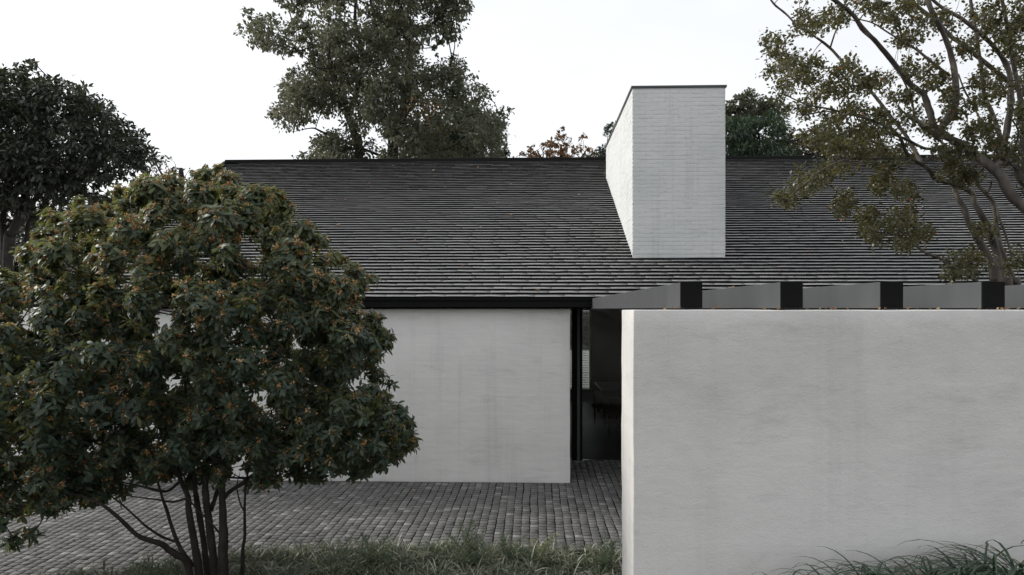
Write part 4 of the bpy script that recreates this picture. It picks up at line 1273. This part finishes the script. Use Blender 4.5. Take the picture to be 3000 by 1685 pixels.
# lower sprays and a hanging sprig at the left edge
for (a, b_, r, dy) in ((40, 1580, 34, -.6), (100, 1560, 26, -.6), (10, 1530, 30, -.6), (1060, 1370, 30, 0), (930, 1390, 28, .2), (150, 1480, 30, -.4), (1180, 1300, 30, .2)):
    lobO.append((P(a, b_, YO + dy), r * (YO + dy) / F))
ts = TubeSet()
LP, LR, LS, LN, FP = [], [], [], [], []
cc = P(600, 1020, YO)
lobO.sort(key=lambda l_: min((q[0] - l_[0]).length for q in onodes))
for (c, r) in lobO:
    best = min(onodes, key=lambda q: (q[0] - c).length + 1.2 * max(0, q[0].z - c.z))
    a = best[0]
    mid = a.lerp(c, 0.5) + Vector((rg.normal(0, .07), rg.normal(0, .07), rg.normal(-.02, .07))) * (c - a).length
    rr = min(best[1] * 0.7, 0.012)
    onodes.append((c, 0.009))
    ts.add([a, mid, c], [rr, rr * .75, rr * .5], 6, 0.1, 4)
    low = c.z < 2.0
    outd = (c - cc); outd.y *= 1.2
    outd = outd.normalized()
    nw = max(5, int((98 if low else 128) * r * r * 4 * math.pi))
    for _ in range(nw):
        d = Vector(rand_unit(1, rg)[0]) + outd * 0.55 + Vector((0, 0, 0.35))
        d.normalize()
        tip = c + Vector((d.x, d.y, d.z * 0.85)) * r * (0.45 + 0.62 * rg.random() ** 0.7)
        if rg.random() < 0.5:
            ts.add([c.lerp(tip, 0.1), c.lerp(tip, 0.6) + Vector((0, 0, -0.02 * r)), tip], [rr * .3, rr * .25, rr * .18], 3, 0, 2)
        ax = (d + Vector((0, 0, 0.5)) + Vector(rand_unit(1, rg)[0]) * 0.5).normalized()
        a1 = ax.orthogonal().normalized(); a2 = ax.cross(a1)
        nl = int(rg.integers(6, 11))
        ph = rg.uniform(0, 6.28)
        for k in range(nl):
            an = ph + 2.4 * k + rg.normal(0, 0.25)
            el = rg.uniform(-0.35, 0.6)
            dd = (a1 * math.cos(an) + a2 * math.sin(an)) * math.cos(el) + ax * math.sin(el)
            LP.append(tip - ax * (0.012 * k * rg.uniform(0.4, 1.2))); LR.append(dd); LN.append(ax * 0.9 + Vector(rand_unit(1, rg)[0]) * 0.25)
            LS.append(rg.uniform(0.040, 0.086))
        if rg.random() < (0.52 if tip.z > 2.4 else 0.30):
            for _ in range(int(rg.integers(1, 4))):
                FP.append(tip - ax * rg.uniform(0.0, 0.05) + Vector(rand_unit(1, rg)[0]) * 0.012)
link('twigs', ts.mesh('twigs'), M['bark_dark'], osm)
LP = np.array([tuple(p) for p in LP]); LR = np.array([tuple(p) for p in LR]); LN = np.array([tuple(p) for p in LN]); LS = np.array(LS)
R = frames(LR, LN)
n = len(LP)
rnd = np.clip(rg.normal(0.36, 0.16, n) + 0.22 * np.array([mnoise.noise(Vector(p) * 1.6) for p in LP]), 0, 0.90)
# upper outer leaves yellower: backlight glow put into the leaf colour
backlit = np.clip((LP[:, 2] - 2.5) / 1.1, 0, 1) * np.clip((np.linalg.norm((LP - np.array(cc)) * np.array([0.6, 0.85, 0.85]), axis=1) - 0.55) / 0.45, 0, 1)
rnd = np.clip(rnd + 0.42 * backlit * rg.random(n) + 0.10 * backlit, 0, 0.95)
dead = rg.random(n) < 0.006; rnd[dead] = 1.0
tplo = leaf_full(0.42, 0.10, 0.37, (0.70, 1.0, 0.80))
split_leaves(osm, 'leaf', tplo, LP, R, LS, rnd, M['leaf_osm'], lambda q: (q[:, 0] > 5) & (q[:, 0] < 1230) & (q[:, 1] > 480) & (q[:, 1] < 1650))
# blossom: tight clusters of small rounded petals
FP = np.array([tuple(p) for p in FP])
nf = len(FP)
k = 12
fp = np.repeat(FP, k, 0) + rand_unit(nf * k, rg) * 0.016
fd = rand_unit(nf * k, rg)
fo = leaf_mesh('blossom', leaf_diamond(0.9, 0.2), fp, frames(fd, rand_unit(nf * k, rg)), rg.uniform(0.011, 0.019, nf * k), np.clip(np.repeat(rg.normal(0.45, .22, nf), k) + rg.normal(0, .12, nf * k), 0, 1))
o = link('blossom', fo, M['flower'], osm); tag(o, kind='stuff')


# ------------------------------------------------------------------ low planting
def blade_strip(L_, w_, curve, segs=5, az=0.0, tilt=1.2):
    """an arching blade from the origin; tilt = starting elevation in radians"""
    pts, ang = [(0.0, 0.0)], tilt
    for i in range(segs):
        ang2 = tilt - curve * ((i + 1) / segs) ** 1.4
        pts.append((pts[-1][0] + L_ / segs * math.cos(ang2), pts[-1][1] + L_ / segs * math.sin(ang2)))
    V_ = []
    for i, (h, z_) in enumerate(pts):
        ww = w_ / 2 * min(1.0, 0.6 + 0.9 * i / segs) * (1 - (i / segs) ** 2.5) + 0.0004
        V_ += [(h, ww, z_ + 0.25 * ww), (h, -ww, z_ + 0.25 * ww)]
    V_ = np.array(V_)
    c, s = math.cos(az), math.sin(az)
    V_ = np.stack([V_[:, 0] * c - V_[:, 1] * s, V_[:, 0] * s + V_[:, 1] * c, V_[:, 2]], 1)
    T_ = []
    for i in range(segs):
        T_ += [(2 * i, 2 * i + 1, 2 * i + 3), (2 * i, 2 * i + 3, 2 * i + 2)]
    return V_, np.array(T_)


rg = np.random.default_rng(91)
Vs, Ts, As = [], [], []
nv = 0
cnt = 0
while cnt < 2000:
    x_ = rg.uniform(-5.2, 1.2); y_ = rg.uniform(4.4, 7.2)
    if y_ > bed_edge(x_) - 0.03 - 0.05 * rg.random() or x_ < -4.6 + (7.2 - y_) * 0.1: continue
    if y_ < 5.2 and rg.random() < 0.5: continue
    if x_ > NWX - 0.03 and y_ < NW1 + 0.03: continue
    z_ = ground_z(x_, y_)
    hs_ = rg.uniform(0.75, 1.25)
    pal = rg.normal(0, 0.12) + 0.10 * mnoise.noise(Vector((x_ * 1.3, y_ * 1.3, 0))) + 0.10 * np.clip((x_ + 1.5) / 2, 0, 1)
    for _ in range(int(rg.integers(15, 24))):
        v, t_ = blade_strip(rg.uniform(0.14, 0.27) * hs_, rg.uniform(0.008, 0.015), rg.uniform(0.9, 2.3), 4, rg.uniform(0, 6.28), rg.uniform(0.95, 1.5))
        Vs.append(v + np.array([x_, y_, z_]) + np.append(rg.normal(0, 0.018, 2), 0)); Ts.append(t_ + nv); nv += len(v)
        As.append(np.full(len(v), np.clip(rg.normal(0.45, 0.28) + pal, 0, 1)))
    cnt += 1
gc = link('ground_cover', mesh_np('ground_cover', np.concatenate(Vs), np.concatenate(Ts), np.concatenate(As), smooth=True), M['cover'])
tag(gc, 'low tufted evergreen ground cover along the paving edge', 'plants', kind='stuff')


def frond_mesh(seed, L_, pale):
    r = np.random.default_rng(seed)
    V_, T_, A_ = [], [], []
    nvv = 0
    segs = 30
    bend = r.uniform(0.2, 0.7); side = r.uniform(-0.25, 0.25)
    prev = None
    for i in range(segs + 1):
        u = i / segs
        c = np.array([L_ * u * math.sin(bend * u), side * L_ * u * u, L_ * u * math.cos(bend * u * 0.8)])
        if prev is not None:
            wv = 0.0022 * (1 - 0.6 * u)
            for wdir in (np.array([wv, 0, 0]), np.array([0, wv, 0])):
                q = [prev - wdir, prev + wdir, c + wdir, c - wdir]
                V_ += q; T_ += [(nvv, nvv + 1, nvv + 2), (nvv, nvv + 2, nvv + 3)]; A_ += [0.15] * 4; nvv += 4
        if u > 0.16:
            ll = 0.075 * math.sin(math.pi * min(1, (u - 0.1) * 1.08)) ** 0.7 * (1.15 - 0.5 * u) + 0.006
            for s_ in (-1, 1):
                for k_ in range(2):
                    d = np.array([r.normal(0, .25), s_ * r.uniform(.6, 1), r.uniform(.25, .75)]) if k_ == 0 else np.array([s_ * r.uniform(.5, 1), r.normal(0, .3), r.uniform(.25, .75)])
                    d = d / np.linalg.norm(d) * ll * r.uniform(.75, 1.15)
                    nrm = np.cross(d, r.normal(size=3)); nrm = nrm / np.linalg.norm(nrm) * 0.0042
                    V_ += [c, c + d * .5 + nrm, c + d, c + d * .5 - nrm]
                    T_ += [(nvv, nvv + 1, nvv + 2), (nvv, nvv + 2, nvv + 3)]; A_ += [np.clip(pale + r.normal(0, .15), 0, 1)] * 4; nvv += 4
        prev = c
    me_ = mesh_np('frond', np.array(V_), np.array(T_), A_)
    me_.materials.append(M['fern'])
    return me_


FM = [frond_mesh(500 + k, 0.36, [0.35, 0.45, 0.55, 0.3, 0.6, 0.85][k]) for k in range(6)]
ferns = [  # photo x, photo y of the crown's tips, fronds, scale, spread, label
 (1385, 1545, 9, 1.15, 0.55, 'tallest feathery fern in the bed, in front of the middle of the paving'),
 (1095, 1560, 7, 1.05, 0.75, 'wide feathery fern near the right edge of the osmanthus crown'),
 (1010, 1590, 6, 0.9, 0.8, 'low dark feathery fern right of the osmanthus trunks'),
 (1490, 1578, 5, 0.9, 0.5, 'small upright feathery fern right of the tallest fern'),
 (1575, 1568, 5, 1.0, 0.6, 'pale yellowish feathery fern between the tallest fern and the near wall'),
 (1775, 1575, 6, 1.05, 0.8, 'feathery fern leaning against the end of the near wall'),
 (700, 1600, 5, 0.9, 0.8, 'small feathery fern just right of the osmanthus trunks'),
 (480, 1615, 6, 0.9, 0.9, 'spreading feathery fern left of the osmanthus trunks'),
]
for i, (fx, fy, nfr, sc_, spd, lab) in enumerate(ferns):
    yy = 6.65 if fx > 600 else 6.2
    if fx < 600: yy = 6.1
    tip = P(fx, fy, yy)
    gzz = ground_z(tip.x, yy)
    hgt = max(0.25, tip.z - gzz)
    root = empty('fern', (tip.x, yy, gzz)); tag(root, lab, 'fern', 'ferns in the bed')
    for k in range(nfr):
        o = bpy.data.objects.new('frond', FM[5 if (i == 4 and k < 3) else int(rg.integers(0, 5))])
        o.parent = root
        s_ = hgt / 0.34 * (1.0 if k < 2 else rg.uniform(0.65, 1.0)) * 1.06
        tl = rg.uniform(0.0, 0.12) if k < 2 else rg.uniform(0.25, 0.95) * spd
        az = rg.uniform(0, 6.28)
        o.rotation_euler = (0, tl, az)
        o.scale = (s_, s_, s_)
        COL.objects.link(o)

# arching grass clumps at the foot of the near wall
GB = []
for k in range(10):
    v, t_ = blade_strip(0.46, rg.uniform(0.009, 0.014), rg.uniform(2.0, 2.8), 9, 0, rg.uniform(1.1, 1.35))
    me = mesh_np('blade', v, t_, np.full(len(v), [0.1, 0.2, 0.3, 0.4, 0.5, 0.6, 0.7, 0.35, 0.25, 0.95][k]), smooth=True); me.materials.append(M['grass']); GB.append(me)
clumps_g = [(2350, 1650, 40, 0.85, 'sparse leftmost grass clump at the foot of the near wall'),
            (2540, 1630, 70, 1.0, 'thin arching grass clump, second from the left below the near wall'),
            (2740, 1605, 140, 1.12, 'dense arching grass clump, second from the right below the near wall'),
            (2985, 1570, 210, 1.25, 'largest grass clump in the lower right corner below the near wall')]
for (gx, gy, nb_, sc_, lab) in clumps_g:
    yy = 3.45
    tip = P(gx, gy, yy)
    hg = 0.30 * sc_
    root = empty('grass_clump', (tip.x, yy, tip.z - hg + 0.02)); tag(root, lab, 'grass', 'grass clumps by the near wall')
    for k in range(nb_):
        o = bpy.data.objects.new('blade', GB[int(rg.integers(0, 10))])
        o.parent = root
        # most blades lean to the left, as in the photo
        az = math.pi + rg.normal(0, 0.75) if rg.random() < 0.75 else rg.uniform(0, 6.28)
        o.rotation_euler = (0, rg.normal(0, 0.12), az)
        s_ = sc_ * rg.uniform(0.7, 1.08)
        o.scale = (s_, s_, s_)
        o.location = (rg.normal(0, 0.10), rg.normal(0, 0.05), rg.normal(0, 0.012))
        COL.objects.link(o)
    # soil mound that carries the clump
bank = MB()
nxb = 40
for i in range(nxb):
    xa = NWX + 0.1 + 6.4 * i / nxb; xb_ = NWX + 0.1 + 6.4 * (i + 1) / nxb
    def bz(x__): return 0.90 + 0.22 * min(1, max(0, (x__ - 0.8) / 1.6))
    bank.add([(xa, 2.6, bz(xa) - .35), (xb_, 2.6, bz(xb_) - .35), (xb_, 3.3, bz(xb_)), (xa, 3.3, bz(xa)), (xa, 3.9, bz(xa)), (xb_, 3.9, bz(xb_))], [(0, 1, 2, 3), (3, 2, 5, 4)])
o = link('soil_bank', bank.mesh('soil_bank'), M['soil']); tag(o, kind='structure')

# ------------------------------------------------------------------ fallen leaves
lt = leaf_full(0.5, 0.3, 0.5)
def litter(name, label, pos, size, seed):
    r = np.random.default_rng(seed)
    n_ = len(pos)
    R_ = frames(np.concatenate([r.normal(size=(n_, 2)), r.normal(0, .25, (n_, 1))], 1), np.tile(np.array([0, 0, 1.0]), (n_, 1)) + rand_unit(n_, r) * 0.5)
    o_ = link(name, leaf_mesh(name, lt, np.array(pos), R_, r.uniform(*size, n_), r.random(n_)), M['litter'])
    tag(o_, label, 'leaves', kind='stuff')


pp = []
for _ in range(130):
    x_ = NWX + 0.2 + 5.5 * rg.random() ** 0.8
    pp.append((x_, NW0 + 0.015 + 0.42 * rg.random(), H + 0.003 + 0.006 * rg.random()))
litter('fallen_leaves', 'dry brown leaves lying on top of the near wall', pp, (0.02, 0.04), 5)
pp = []
for _ in range(70):
    x_ = rg.uniform(-4, 9); k = rg.integers(1, NROW - 2)
    y_ = YE + k * ROW + rg.uniform(0.02, 0.09); z_ = ZE + SL * (k * ROW) + TA * (y_ - YE - k * ROW) + 0.014
    if ch_l - .1 < x_ < ch_r + .1 and CHY0 < y_ < CHY1: continue
    pp.append((x_, y_, z_))
litter('fallen_leaves', 'few dry curled leaves scattered over the roof tiles', pp, (0.05, 0.09), 6)
pp = [(rg.uniform(-6, 0.4), rg.uniform(7.3, 10.0), 0.036) for _ in range(26)]
litter('fallen_leaves', 'few small dry leaves scattered on the paving', pp, (0.03, 0.06), 8)
